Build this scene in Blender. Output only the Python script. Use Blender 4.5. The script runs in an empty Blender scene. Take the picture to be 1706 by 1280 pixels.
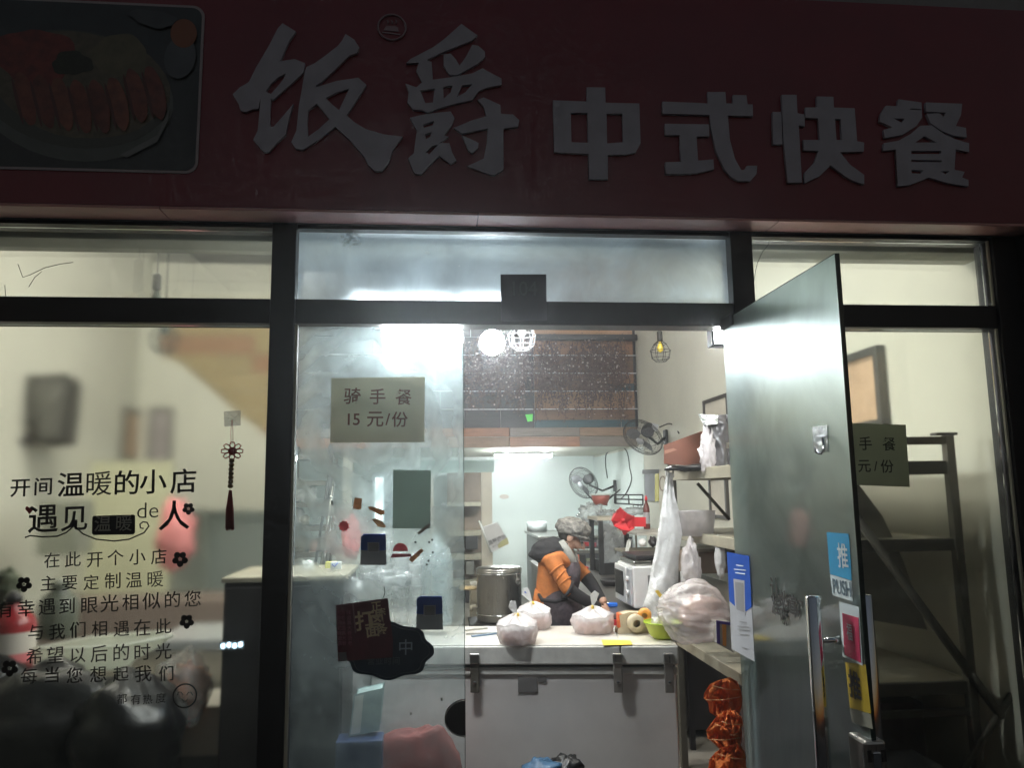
import bpy, math, random
from mathutils import Vector, Matrix, noise
R = math.radians
rnd = random.Random(7)
scene = bpy.context.scene
COL = scene.collection

# ------------------------------------------------------------------ camera
FPX, IW, IH = 1281.0, 1706.0, 1280.0
CAM = Vector((0, -3.0, 1.6))
_y, _p, _r = R(5.5), R(8.0), R(0.8)
FW = Vector((math.sin(_y)*math.cos(_p), math.cos(_y)*math.cos(_p), math.sin(_p)))
_rt = Vector((math.cos(_y), -math.sin(_y), 0)); _up = _rt.cross(FW)
RT = _rt*math.cos(_r) - _up*math.sin(_r); UP = _up*math.cos(_r) + _rt*math.sin(_r)
cd = bpy.data.cameras.new('camera'); cam = bpy.data.objects.new('camera', cd); COL.objects.link(cam)
cd.sensor_width = 36.0; cd.lens = 36.0*FPX/IW; cd.clip_end = 500; cd.clip_start = 0.05
M3 = Matrix((RT, UP, -FW)).transposed()
cam.matrix_world = Matrix.Translation(CAM) @ M3.to_4x4()
scene.camera = cam

# ------------------------------------------------------------------ night sky, exposure
w = bpy.data.worlds.new('World'); scene.world = w; w.use_nodes = True
nt = w.node_tree; nt.nodes.clear()
sky = nt.nodes.new('ShaderNodeTexSky'); sky.sky_type = 'NISHITA'; sky.sun_disc = False
sky.sun_elevation = R(-1.0); sky.sun_rotation = R(0)
bg = nt.nodes.new('ShaderNodeBackground'); bg.inputs['Strength'].default_value = 0.33
wo = nt.nodes.new('ShaderNodeOutputWorld')
nt.links.new(sky.outputs[0], bg.inputs['Color']); nt.links.new(bg.outputs[0], wo.inputs['Surface'])
vs = scene.view_settings; vs.view_transform = 'Standard'; vs.look = 'None'; vs.gamma = 1; vs.exposure = 0; vs.use_curve_mapping = False
cy = scene.cycles
cy.use_adaptive_sampling = True; cy.adaptive_threshold = 0.03; cy.volume_bounces = 0
cy.max_bounces = 9; cy.transmission_bounces = 8; cy.transparent_max_bounces = 24; cy.diffuse_bounces = 4; cy.glossy_bounces = 4
cy.sample_clamp_indirect = 6; cy.use_denoising = True; cy.caustics_refractive = True; cy.caustics_reflective = False
HAZE = .014
K = 1.65   # lamp power scale

# ------------------------------------------------------------------ points seen at a pixel, on a real plane
def _ray(px, py): return FW + RT*((px-IW/2)/FPX) - UP*((py-IH/2)/FPX)
def _hit(px, py, ax, v):
    d = _ray(px, py); return CAM + d*((v-CAM[ax])/d[ax])
def A(px, py, Y): return _hit(px, py, 1, Y)
def AX(px, py, X): return _hit(px, py, 0, X)
def AZ(px, py, Z): return _hit(px, py, 2, Z)

# ------------------------------------------------------------------ materials
MATS = {}
def mat(name, col, rough=0.5, metal=0.0, nz=0.0, nscale=8.0, col2=None, bump=0.0, spec=0.5, trans=0.0, sheen=0, alpha=1.0, stretch=None):
    if name in MATS: return MATS[name]
    m = bpy.data.materials.new(name); m.use_nodes = True; MATS[name] = m
    t = m.node_tree; b = t.nodes['Principled BSDF']
    c4 = (*col, 1); b.inputs['Base Color'].default_value = c4
    b.inputs['Roughness'].default_value = rough; b.inputs['Metallic'].default_value = metal
    b.inputs['Specular IOR Level'].default_value = spec
    b.inputs['Transmission Weight'].default_value = trans
    b.inputs['Alpha'].default_value = alpha
    if nz or col2 or bump:
        tc = t.nodes.new('ShaderNodeTexCoord'); mp = t.nodes.new('ShaderNodeMapping')
        t.links.new(tc.outputs['Object'], mp.inputs['Vector'])
        if stretch: mp.inputs['Scale'].default_value = stretch
        n = t.nodes.new('ShaderNodeTexNoise'); n.inputs['Scale'].default_value = nscale; n.inputs['Detail'].default_value = 8
        n.inputs['Roughness'].default_value = 0.62
        t.links.new(mp.outputs[0], n.inputs['Vector'])
        cr = t.nodes.new('ShaderNodeValToRGB'); cr.color_ramp.elements[0].position = 0.35; cr.color_ramp.elements[1].position = 0.68
        d = col2 if col2 else tuple(max(0, x*(1-nz)) for x in col)
        cr.color_ramp.elements[0].color = (*d, 1); cr.color_ramp.elements[1].color = c4
        t.links.new(n.outputs['Fac'], cr.inputs['Fac']); t.links.new(cr.outputs[0], b.inputs['Base Color'])
        mr = t.nodes.new('ShaderNodeMapRange'); mr.inputs['To Min'].default_value = max(0.02, rough-0.12); mr.inputs['To Max'].default_value = min(1, rough+0.12)
        t.links.new(n.outputs['Fac'], mr.inputs['Value']); t.links.new(mr.outputs[0], b.inputs['Roughness'])
        if bump:
            bp = t.nodes.new('ShaderNodeBump'); bp.inputs['Strength'].default_value = bump; bp.inputs['Distance'].default_value = 0.01
            t.links.new(n.outputs['Fac'], bp.inputs['Height']); t.links.new(bp.outputs[0], b.inputs['Normal'])
    return m
def emit(name, col, s):
    if name in MATS: return MATS[name]
    m = bpy.data.materials.new(name); m.use_nodes = True; MATS[name] = m; t = m.node_tree; t.nodes.clear()
    e = t.nodes.new('ShaderNodeEmission'); e.inputs[0].default_value = (*col, 1); e.inputs[1].default_value = s*K
    o = t.nodes.new('ShaderNodeOutputMaterial'); t.links.new(e.outputs[0], o.inputs[0]); return m
def glass(name, tint, fog_lo, fog_hi, rough, ior=1.18, scale=1.5, dirt=0.0, gloss=0.06, stretch=(1, 1, 1), dirtcol=(.55, .6, .58), seed=0.0, bias=(.35, .7), zr=None, wipe=0, wet=0):
    """old shop glass: clear share + condensation (forward scatter) in smeared patches + thin dirt"""
    m = bpy.data.materials.new(name); m.use_nodes = True; MATS[name] = m; t = m.node_tree; t.nodes.clear(); N = t.nodes.new; L = t.links.new
    tc = N('ShaderNodeTexCoord'); mp = N('ShaderNodeMapping'); mp.inputs['Scale'].default_value = stretch; mp.inputs['Location'].default_value = (seed, seed, seed)
    L(tc.outputs['Object'], mp.inputs[0])
    n = N('ShaderNodeTexNoise'); n.inputs['Scale'].default_value = scale; n.inputs['Detail'].default_value = 9; n.inputs['Roughness'].default_value = .6; n.inputs['Distortion'].default_value = 1.2
    L(mp.outputs[0], n.inputs['Vector'])
    mr = N('ShaderNodeMapRange'); mr.inputs['From Min'].default_value = bias[0]; mr.inputs['From Max'].default_value = bias[1]
    mr.inputs['To Min'].default_value = fog_lo; mr.inputs['To Max'].default_value = fog_hi
    L(n.outputs['Fac'], mr.inputs['Value'])
    fog = mr.outputs[0]
    def mul(a, b):
        x = N('ShaderNodeMath'); x.operation = 'MULTIPLY'; x.use_clamp = True; L(a, x.inputs[0]); L(b, x.inputs[1]); return x.outputs[0]
    if wipe:      # arcs left by a wiping cloth
        wv = N('ShaderNodeTexWave'); wv.wave_type = 'RINGS'; wv.rings_direction = 'SPHERICAL'; wv.inputs['Scale'].default_value = 2.6; wv.inputs['Distortion'].default_value = 9; wv.inputs['Detail'].default_value = 6; wv.inputs['Detail Scale'].default_value = 1.3
        m3_ = N('ShaderNodeMapping'); m3_.inputs['Location'].default_value = (-.25, 0, -1.75); L(tc.outputs['Object'], m3_.inputs[0]); L(m3_.outputs[0], wv.inputs['Vector'])
        w2 = N('ShaderNodeMapRange'); w2.inputs['To Min'].default_value = 1-wipe; w2.inputs['To Max'].default_value = 1.0; L(wv.outputs['Fac'], w2.inputs['Value']); fog = mul(fog, w2.outputs[0])
    if zr:        # thicker condensation higher up
        sp = N('ShaderNodeSeparateXYZ'); L(tc.outputs['Object'], sp.inputs[0]); zm_ = N('ShaderNodeMapRange'); zm_.interpolation_type = 'SMOOTHSTEP'
        zm_.inputs['From Min'].default_value = zr[0]; zm_.inputs['From Max'].default_value = zr[1]; zm_.inputs['To Min'].default_value = zr[2]; zm_.inputs['To Max'].default_value = 1.0
        L(sp.outputs['Z'], zm_.inputs['Value']); fog = mul(fog, zm_.outputs[0])
    tr = N('ShaderNodeBsdfTransparent'); tr.inputs[0].default_value = (*tint, 1)
    rf = N('ShaderNodeBsdfRefraction'); rf.inputs['Color'].default_value = (*tint, 1); rf.inputs['Roughness'].default_value = rough; rf.inputs['IOR'].default_value = ior
    m1 = N('ShaderNodeMixShader'); L(fog, m1.inputs[0]); L(tr.outputs[0], m1.inputs[1]); L(rf.outputs[0], m1.inputs[2])
    last = m1
    if dirt:
        n2 = N('ShaderNodeTexNoise'); n2.inputs['Scale'].default_value = 5; n2.inputs['Detail'].default_value = 12; n2.inputs['Roughness'].default_value = .75
        L(mp.outputs[0], n2.inputs['Vector'])
        m2r = N('ShaderNodeMapRange'); m2r.inputs['From Min'].default_value = .42; m2r.inputs['From Max'].default_value = .75; m2r.inputs['To Min'].default_value = dirt*.35; m2r.inputs['To Max'].default_value = dirt
        L(n2.outputs['Fac'], m2r.inputs['Value'])
        tl = N('ShaderNodeBsdfTranslucent'); tl.inputs[0].default_value = (*dirtcol, 1)
        m2 = N('ShaderNodeMixShader'); L(m2r.outputs[0], m2.inputs[0]); L(last.outputs[0], m2.inputs[1]); L(tl.outputs[0], m2.inputs[2]); last = m2
    gl = N('ShaderNodeBsdfGlossy'); gl.inputs['Roughness'].default_value = .06; gl.inputs[0].default_value = (.9, .95, 1, 1)
    fr = N('ShaderNodeFresnel'); fr.inputs[0].default_value = 1.35
    mu = N('ShaderNodeMath'); mu.operation = 'MULTIPLY'; mu.inputs[1].default_value = gloss/0.06; L(fr.outputs[0], mu.inputs[0])
    if wet:       # droplets give a broad soft reflection
        g2 = N('ShaderNodeBsdfGlossy'); g2.inputs['Roughness'].default_value = .33; g2.inputs[0].default_value = (.85, .97, .96, 1)
        wm2 = N('ShaderNodeMath'); wm2.operation = 'MULTIPLY'; wm2.inputs[1].default_value = wet; L(fog, wm2.inputs[0])
        mw = N('ShaderNodeMixShader'); L(wm2.outputs[0], mw.inputs[0]); L(last.outputs[0], mw.inputs[1]); L(g2.outputs[0], mw.inputs[2]); last = mw
    m3 = N('ShaderNodeMixShader'); L(mu.outputs[0], m3.inputs[0]); L(last.outputs[0], m3.inputs[1]); L(gl.outputs[0], m3.inputs[2])
    o = N('ShaderNodeOutputMaterial'); L(m3.outputs[0], o.inputs[0]); return m
def film(name, col, opac, rough=.25, tl=.5):
    """thin plastic: part clear, part milky, glossy"""
    m = bpy.data.materials.new(name); m.use_nodes = True; MATS[name] = m; t = m.node_tree; t.nodes.clear(); N = t.nodes.new; L = t.links.new
    tr = N('ShaderNodeBsdfTransparent'); df = N('ShaderNodeBsdfDiffuse'); df.inputs[0].default_value = (*col, 1)
    tn = N('ShaderNodeBsdfTranslucent'); tn.inputs[0].default_value = (*col, 1)
    gl = N('ShaderNodeBsdfGlossy'); gl.inputs['Roughness'].default_value = rough
    a = N('ShaderNodeMixShader'); a.inputs[0].default_value = tl; L(df.outputs[0], a.inputs[1]); L(tn.outputs[0], a.inputs[2])
    tc = N('ShaderNodeTexCoord'); n = N('ShaderNodeTexNoise'); n.inputs['Scale'].default_value = 18; n.inputs['Detail'].default_value = 6; L(tc.outputs['Object'], n.inputs['Vector'])
    mr = N('ShaderNodeMapRange'); mr.inputs['From Min'].default_value = .3; mr.inputs['From Max'].default_value = .7; mr.inputs['To Min'].default_value = opac*.8; mr.inputs['To Max'].default_value = min(1, opac*1.15); L(n.outputs['Fac'], mr.inputs['Value'])
    b = N('ShaderNodeMixShader'); L(mr.outputs[0], b.inputs[0]); L(tr.outputs[0], b.inputs[1]); L(a.outputs[0], b.inputs[2])
    lw = N('ShaderNodeLayerWeight'); lw.inputs[0].default_value = .25
    mu = N('ShaderNodeMath'); mu.operation = 'MULTIPLY_ADD'; mu.inputs[1].default_value = .42; mu.inputs[2].default_value = .06; L(lw.outputs['Facing'], mu.inputs[0])
    c = N('ShaderNodeMixShader'); L(mu.outputs[0], c.inputs[0]); L(b.outputs[0], c.inputs[1]); L(gl.outputs[0], c.inputs[2])
    bp = N('ShaderNodeBump'); bp.inputs['Strength'].default_value = 1.0; bp.inputs['Distance'].default_value = .022
    L(n.outputs['Fac'], bp.inputs['Height']); L(bp.outputs[0], gl.inputs['Normal']); L(bp.outputs[0], df.inputs['Normal'])
    o = N('ShaderNodeOutputMaterial'); L(c.outputs[0], o.inputs[0]); return m

def tlm(name, col, f=.55, nz=.1, nscale=8):
    if name in MATS: return MATS[name]
    m = bpy.data.materials.new(name); m.use_nodes = True; MATS[name] = m; t = m.node_tree; t.nodes.clear(); N = t.nodes.new; L = t.links.new
    tc = N('ShaderNodeTexCoord'); n = N('ShaderNodeTexNoise'); n.inputs['Scale'].default_value = nscale; n.inputs['Detail'].default_value = 6; L(tc.outputs['Object'], n.inputs['Vector'])
    cr = N('ShaderNodeValToRGB'); cr.color_ramp.elements[0].position = .3; cr.color_ramp.elements[1].position = .7
    cr.color_ramp.elements[0].color = (*[c*(1-nz) for c in col], 1); cr.color_ramp.elements[1].color = (*col, 1); L(n.outputs['Fac'], cr.inputs['Fac'])
    d = N('ShaderNodeBsdfDiffuse'); q = N('ShaderNodeBsdfTranslucent'); L(cr.outputs[0], d.inputs[0]); L(cr.outputs[0], q.inputs[0])
    x = N('ShaderNodeMixShader'); x.inputs[0].default_value = f; L(d.outputs[0], x.inputs[1]); L(q.outputs[0], x.inputs[2])
    o = N('ShaderNodeOutputMaterial'); L(x.outputs[0], o.inputs[0]); return m
m_frame = mat('black_aluminium', (.012, .012, .013), .45, .0, nz=.4, nscale=20, bump=.05)
m_strip = mat('pale_edge_strip', (.55, .53, .42), .4)
m_cream = mat('cream_wall', (.66, .655, .57), .85, nz=.10, nscale=1.6, bump=.05)
m_ceil = mat('grey_ceiling', (.20, .21, .21), .9, nz=.15, nscale=1.2)  # grey deepened in the colour to stand in for an unlit ceiling
m_floor = mat('shop_floor', (.22, .20, .17), .5, nz=.3, nscale=3)
m_tile = mat('pale_teal_tile', (.74, .81, .78), .35, nz=.06, nscale=2)
m_sign = mat('dark_red_sign', (.27, .036, .055), .36, nz=.22, nscale=2.6, bump=.04)
m_letter = mat('greyish_white_letter', (.52, .52, .60), .42, nz=.20, nscale=9)
m_soffit = mat('pinkish_aluminium', (.78, .38, .36), .42, nz=.25, nscale=4, bump=.04)
m_black = mat('matte_black', (.015, .014, .013), .6)
m_decal = mat('black_vinyl', (.012, .011, .009), .6)
m_steel = mat('stainless', (.52, .51, .48), .30, 1.0, nz=.12, nscale=9, stretch=(6, 6, .4))
m_chrome = mat('chrome', (.75, .76, .78), .09, 1.0)
m_freezer = mat('brushed_freezer', (.80, .76, .73), .45, .15, nz=.16, nscale=2.2, bump=.03)
m_lid = mat('freezer_lid_white', (.56, .54, .51), .35, nz=.12, nscale=6, col2=(.48, .45, .39))
m_lidedge = mat('freezer_lid_edge', (.74, .72, .67), .4, .1, nz=.3, nscale=9)
m_white = mat('white_plastic', (.78, .79, .78), .4, nz=.05, nscale=10)
m_paper = tlm('cream_paper', (.70, .68, .58), .6)
m_brown = mat('brown_cardboard', (.20, .075, .045), .75, nz=.25, nscale=6)
m_beige = mat('beige_steel', (.36, .33, .25), .55, .2, nz=.3, nscale=8)
m_darkbeige = mat('dark_steel', (.12, .108, .085), .55, .3, nz=.3, nscale=8)
m_red = mat('red_plastic', (.62, .03, .04), .35)
m_orange = mat('orange_net', (.88, .16, .04), .42, nz=.2, nscale=9, bump=1.0)
m_jacket = mat('orange_jacket', (.56, .18, .04), .8, nz=.35, nscale=16, bump=1.0)
m_bcloth = mat('black_cloth', (.016, .014, .016), .85, nz=.4, nscale=16, bump=1.0)
m_skin = mat('skin', (.50, .29, .20), .55, nz=.1, nscale=10)
m_cap = mat('patterned_cap', (.30, .28, .25), .7, nscale=34, col2=(.045, .045, .04), bump=.8)
m_apron = mat('dark_apron', (.020, .018, .022), .8, nscale=45, col2=(.085, .06, .07), bump=.6)
m_scarf = mat('grey_scarf', (.36, .36, .33), .9, nz=.3, nscale=20, bump=.4)
m_hair = mat('dark_hair', (.03, .025, .02), .6)
m_green = mat('lime_plastic', (.42, .50, .05), .4)
m_yellow = mat('yellow_label', (.72, .50, .06), .6)
m_dcab = mat('dark_cabinet', (.038, .034, .036), .42, .3, nz=.3, nscale=5)
m_film = film('white_bag_film', (.90, .85, .85), .72, .18, tl=.55)
m_bagw = film('milky_bag', (.80, .80, .79), .93, tl=.25)
m_clear = film('clear_plastic', (.78, .81, .81), .34, .10)
m_bbag = mat('black_bag', (.008, .008, .009), .38, nz=.3, nscale=6, bump=.8, spec=.35)
m_foam = mat('white_foam', (.74, .76, .72), .7, nz=.05)
m_blue = tlm('card_blue', (.07, .17, .62), .5)
m_card = tlm('card_white', (.60, .61, .64), .45)
m_grey = tlm('card_grey', (.42, .42, .43), .5)
m_pink = mat('soup_pink', (.75, .34, .27), .5, nz=.4, nscale=25, col2=(.80, .55, .44))

# ------------------------------------------------------------------ mesh builder
class MB:
    def __init__(s): s.v = []; s.f = []; s.smooth = []
    def add(s, vs, fs, sm=False):
        n = len(s.v); s.v += [Vector(v) for v in vs]; s.f += [tuple(i+n for i in f) for f in fs]; s.smooth += [sm]*len(fs); return s
    def box(s, c, size, rot=None):
        hx, hy, hz = size[0]/2, size[1]/2, size[2]/2
        vs = [Vector((x, y, z)) for x in (-hx, hx) for y in (-hy, hy) for z in (-hz, hz)]
        if rot is not None: vs = [rot @ v for v in vs]
        c = Vector(c); return s.add([v+c for v in vs], [(0,1,3,2),(4,6,7,5),(0,4,5,1),(2,3,7,6),(0,2,6,4),(1,5,7,3)])
    def bb(s, a, b):
        a = Vector(a); b = Vector(b); return s.box((a+b)/2, [abs(b[i]-a[i]) for i in range(3)])
    def tube(s, pts, r, n=8, cap=True):
        pts = [Vector(p) for p in pts]; rs = r if isinstance(r, (list, tuple)) else [r]*len(pts)
        vs, fs = [], []; prev = None
        for i, p in enumerate(pts):
            d = (pts[min(i+1, len(pts)-1)] - pts[max(i-1, 0)])
            if d.length < 1e-9: d = Vector((0, 0, 1))
            d.normalize()
            if prev is None: u = d.orthogonal().normalized()
            else:
                u = prev - d*prev.dot(d)
                u = u.normalized() if u.length > 1e-6 else d.orthogonal().normalized()
            prev = u; w2 = d.cross(u)
            vs += [p + (u*math.cos(2*math.pi*k/n) + w2*math.sin(2*math.pi*k/n))*rs[i] for k in range(n)]
        for i in range(len(pts)-1):
            for k in range(n):
                a, b = i*n+k, i*n+(k+1) % n; fs.append((a, b, b+n, a+n))
        s.add(vs, fs, True)
        if cap:
            m = len(s.v)-len(vs); s.f += [tuple(m+k for k in reversed(range(n))), tuple(m+(len(pts)-1)*n+k for k in range(n))]; s.smooth += [False, False]
        return s
    def ring(s, c, rad, r, nrm=(0, 0, 1), seg=32, n=6, ph=0):
        c = Vector(c); q = Vector((0, 0, 1)).rotation_difference(Vector(nrm))
        return s.tube([c + q @ Vector((math.cos(a)*rad, math.sin(a)*rad, 0)) for a in [2*math.pi*i/seg+ph for i in range(seg+1)]], r, n, False)
    def lathe(s, prof, c=(0, 0, 0), seg=28, ax=None):
        c = Vector(c); q = Vector((0, 0, 1)).rotation_difference(Vector(ax)) if ax else None
        vs, fs = [], []
        for r, z in prof:
            for k in range(seg):
                a = 2*math.pi*k/seg; v = Vector((r*math.cos(a), r*math.sin(a), z)); vs.append(c + (q @ v if q else v))
        for i in range(len(prof)-1):
            for k in range(seg):
                a, b = i*seg+k, i*seg+(k+1) % seg; fs.append((a, b, b+seg, a+seg))
        s.add(vs, fs, True)
        return s
    def cyl(s, p0, p1, r, n=20): return s.tube([p0, p1], r, n)
    def blob(s, c, rad, seed=0, amp=0.12, fr=2.2, seg=28, rings=18, flat=None, rot=None, sag=0):
        c = Vector(c); vs = []; fs = []
        for i in range(rings+1):
            th = math.pi*i/rings
            for k in range(seg):
                a = 2*math.pi*k/seg; d = Vector((math.sin(th)*math.cos(a), math.sin(th)*math.sin(a), math.cos(th)))
                nz = noise.fractal(d*fr + Vector((seed*7.3, seed*1.7, 0)), 1.0, 2.0, 4)
                v = d*(1+amp*nz)
                if sag and v.z < 0: v.x *= 1+sag*(-v.z); v.y *= 1+sag*(-v.z)
                if flat is not None and v.z < flat: v.z = flat + (v.z-flat)*.08
                v = Vector((v.x*rad[0], v.y*rad[1], v.z*rad[2]))
                vs.append(c + (rot @ v if rot else v))
        for i in range(rings):
            for k in range(seg):
                a, b = i*seg+k, i*seg+(k+1) % seg; fs.append((a, a+seg, b+seg, b))
        return s.add(vs, fs, True)
    def quad(s, a, b, c, d): return s.add([a, b, c, d], [(0, 1, 2, 3)])
    def slab(s, pts, thick):
        """polygon (list of 3-D points) given a thickness vector"""
        n = len(pts); t = Vector(thick); P = [Vector(p) for p in pts]
        return s.add(P+[p+t for p in P], [tuple(range(n)), tuple(reversed(range(n, 2*n)))] + [(i, (i+1) % n, (i+1) % n+n, i+n) for i in range(n)])

def wm(o):
    M = o.matrix_basis.copy(); p = o.parent
    while p: M = p.matrix_basis @ M; p = p.parent
    return M
def put(name, me, m, parent=None, loc=None):
    o = bpy.data.objects.new(name, me); COL.objects.link(o)
    ms = m if isinstance(m, (list, tuple)) else [m]
    if len(ms) > 1: ix = [p.material_index for p in me.polygons]
    me.materials.clear()
    for x in ms:
        if x: me.materials.append(x)
    if len(ms) > 1: me.polygons.foreach_set('material_index', ix)
    if parent: o.parent = parent; me.transform(wm(parent).inverted())
    elif loc is not None: o.location = loc; me.transform(Matrix.Translation(-Vector(loc)))
    return o
def build(name, mb, m, parent=None, loc=None, label=None, bevel=0):
    me = bpy.data.meshes.new(name); me.from_pydata([tuple(v) for v in mb.v], [], mb.f)
    me.polygons.foreach_set('use_smooth', mb.smooth); me.update()
    o = put(name, me, m, parent, loc)
    if label: o['label'] = label
    if bevel:
        b = o.modifiers.new('bevel', 'BEVEL'); b.width = bevel; b.segments = 2; b.limit_method = 'ANGLE'; b.harden_normals = False
    return o
def tag(o, label, cat, group=None):
    o['label'] = label; o['category'] = cat
    if group: o['group'] = group
    return o
def thing(name, label, cat, loc=(0, 0, 0), group=None, rot=None):
    o = bpy.data.objects.new(name, None); COL.objects.link(o); o.location = loc; o.empty_display_size = .1
    if rot is not None: o.rotation_euler = rot.to_euler() if hasattr(rot, 'to_euler') else rot
    return tag(o, label, cat, group)
def struct(o): o['kind'] = 'structure'; return o
def dup(root, loc, rot=None, label=None, scale=None):
    r = root.copy(); COL.objects.link(r); r.location = loc
    if rot is not None: r.rotation_euler = rot.to_euler() if hasattr(rot, 'to_euler') else rot
    if scale: r.scale = scale
    if label: r['label'] = label
    for ch in list(root.children):
        c = ch.copy(); COL.objects.link(c); c.parent = r
        for g in ch.children:
            d = g.copy(); COL.objects.link(d); d.parent = c
    return r
def basis(u, v):
    u = Vector(u).normalized(); v = Vector(v); v = (v-u*v.dot(u)).normalized(); n = u.cross(v)
    return Matrix((u, v, n)).transposed()
def text_mesh(body, size, bold=0.0, ext=0.0, align='CENTER', shear=0.0, sx=1.0):
    c = bpy.data.curves.new('t', 'FONT'); c.body = body; c.size = size; c.align_x = align; c.align_y = 'CENTER'
    c.offset = bold*size; c.extrude = ext; c.resolution_u = 3; c.shear = shear
    o = bpy.data.objects.new('t', c); COL.objects.link(o); bpy.context.view_layer.update()
    me = bpy.data.meshes.new_from_object(o); bpy.data.objects.remove(o); bpy.data.curves.remove(c)
    if sx != 1.0: me.transform(Matrix.Scale(sx, 4, Vector((1, 0, 0))))
    return me
def text(name, body, pos, size, m, parent, u=(1, 0, 0), v=(0, 0, 1), bold=0.0, ext=.0006, **k):
    me = text_mesh(body, size, bold, ext, **k); me.transform(Matrix.Translation(Vector(pos)) @ basis(u, v).to_4x4())
    return put(name, me, m, parent)
def outlines(name, loops, y, thick, m, parent, u2w):
    """filled shape with holes: loops are pixel outlines, turned into a sheet of the given thickness at depth y"""
    c = bpy.data.curves.new('o', 'CURVE'); c.dimensions = '2D'; c.fill_mode = 'BOTH'; c.extrude = thick/2
    for lp in loops:
        sp = c.splines.new('POLY'); sp.points.add(len(lp)-1)
        for i, p in enumerate(lp):
            q = u2w(*p); sp.points[i].co = (q.x, q.z, 0, 1)
        sp.use_cyclic_u = True
    o = bpy.data.objects.new('o', c); COL.objects.link(o); bpy.context.view_layer.update()
    me = bpy.data.meshes.new_from_object(o); bpy.data.objects.remove(o); bpy.data.curves.remove(c)
    me.transform(Matrix.Translation((0, y-thick/2, 0)) @ Matrix(((1,0,0,0),(0,0,-1,0),(0,1,0,0),(0,0,0,1))))
    return put(name, me, m, parent)
def arc(cx, cy, r, a0, a1, n=16): return [(cx+r*math.cos(R(a0+(a1-a0)*i/n)), cy+r*math.sin(R(a0+(a1-a0)*i/n))) for i in range(n+1)]

# ================================================================== THE SETTING
XL, XR, YB, ZC = -3.5, 2.5, 9.3, 5.0
YLOFT = 6.5
def sbox(name, a, b, m): return struct(build(name, MB().bb(a, b), m))
sbox('ground', (-20, -20, -.12), (20, -.06, -.02), mat('night_pavement', (.07, .07, .068), .8, nz=.3, nscale=4, bump=.2))
sbox('floor', (XL-.2, -.06, -.12), (XR+.2, YB+.2, 0), m_floor)
sbox('wall_left', (XL-.15, .10, 0), (XL, YB+.15, ZC), m_cream)
sbox('wall_right', (XR, .10, 0), (XR+.15, YB+.15, ZC), m_cream)
sbox('wall_back', (XL, YB, 0), (XR, YB+.15, ZC), m_tile)
sbox('ceiling', (XL-.15, .10, ZC), (XR+.15, YB+.15, ZC+.15), m_ceil)
# wall over the shop window (inside) and the building above the sign
sbox('wall_front', (XL-.15, -.02, 2.66), (XR+.15, .10, ZC+.15), m_ceil)
sbox('building_front', (-9, -.10, 3.655), (9, -.02, 7.0), mat('grey_render', (.34, .35, .36), .9, nz=.25, nscale=3, bump=.2))
sbox('pillar_right', (2.475, -.16, 0), (9, .10, 2.655), mat('dark_pillar', (.02, .018, .02), .5, nz=.4, nscale=6))
sbox('wall_left_front', (-9, -.02, 0), (XL-.15, .10, 3.655), m_black)
# kitchen tiles on the right wall under the loft
sbox('wall_tiles', (XR-.012, 6.25, 0), (XR, YB, 2.13), m_tile)
# concrete header seen behind the top panes
lz = A(700, 407, .16).z
sbox('lintel', (XL, .16, lz), (XR, .34, 3.0), mat('dusty_lintel', (.30, .30, .25), .9, nz=.3, nscale=7))

# ------------------------------------------------------------------ the loft at the back
zf0, zf1 = A(900, 745, YLOFT).z, A(900, 713, YLOFT).z
lf = thing('loft', 'raised loft over the kitchen, clad in tan, teal and dark planks', 'loft', (0, YLOFT, zf0))
build('floor_slab', MB().bb((XL+.01, YLOFT+.04, zf0+.01), (XR-.01, YB-.01, zf1-.01)), mat('loft_underside', (.62, .60, .50), .8, nz=.1), lf)
fas = [mat('fascia_a', (.30, .19, .12), .7, nz=.35, nscale=6, stretch=(1, 1, 8)), mat('fascia_b', (.36, .17, .09), .7, nz=.35, nscale=5, stretch=(1, 1, 8)), mat('fascia_c', (.24, .20, .17), .7, nz=.35, nscale=5, stretch=(1, 1, 8))]
zm = (zf0+zf1)/2 + .01
x = XL+.01; i = 0
while x < XR-.05:
    L_ = min(rnd.uniform(.7, 1.2), XR-.01-x)
    build('fascia_board', MB().bb((x, YLOFT-.02-.002*(i % 2), zm+.004), (x+L_-.006, YLOFT+.038, zf1)), fas[i % 3], lf)
    build('fascia_board', MB().bb((x, YLOFT-.01-.002*(i % 2), zf0), (x+L_-.006, YLOFT+.038, zm-.004)), fas[(i+2) % 3], lf)
    x += L_; i += 1
def plank(n, c, d): return mat(n, c, .65, col2=d, nscale=5, stretch=(.6, 1, 7), bump=.1)
p_tan = [plank('plank_tan', (.38, .19, .10), (.27, .14, .08)), plank('plank_tan_light', (.42, .24, .13), (.30, .17, .10)), plank('plank_brown', (.24, .13, .08), (.15, .09, .06))]
p_teal = plank('plank_teal', (.04, .10, .13), (.03, .07, .085)); p_dark = plank('plank_dark', (.055, .05, .055), (.03, .03, .035))
p_yel = plank('plank_yellow', (.42, .33, .17), (.36, .28, .15))
rowz = [zf1, A(900, 682, YLOFT).z, A(900, 652, YLOFT).z, A(900, 622, YLOFT).z, A(900, 592, YLOFT).z, A(900, 562, YLOFT).z]
for k in range(5, 9): rowz.append(rowz[-1]+(rowz[2]-rowz[1]))
xd = A(890, 650, YLOFT).x
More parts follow.
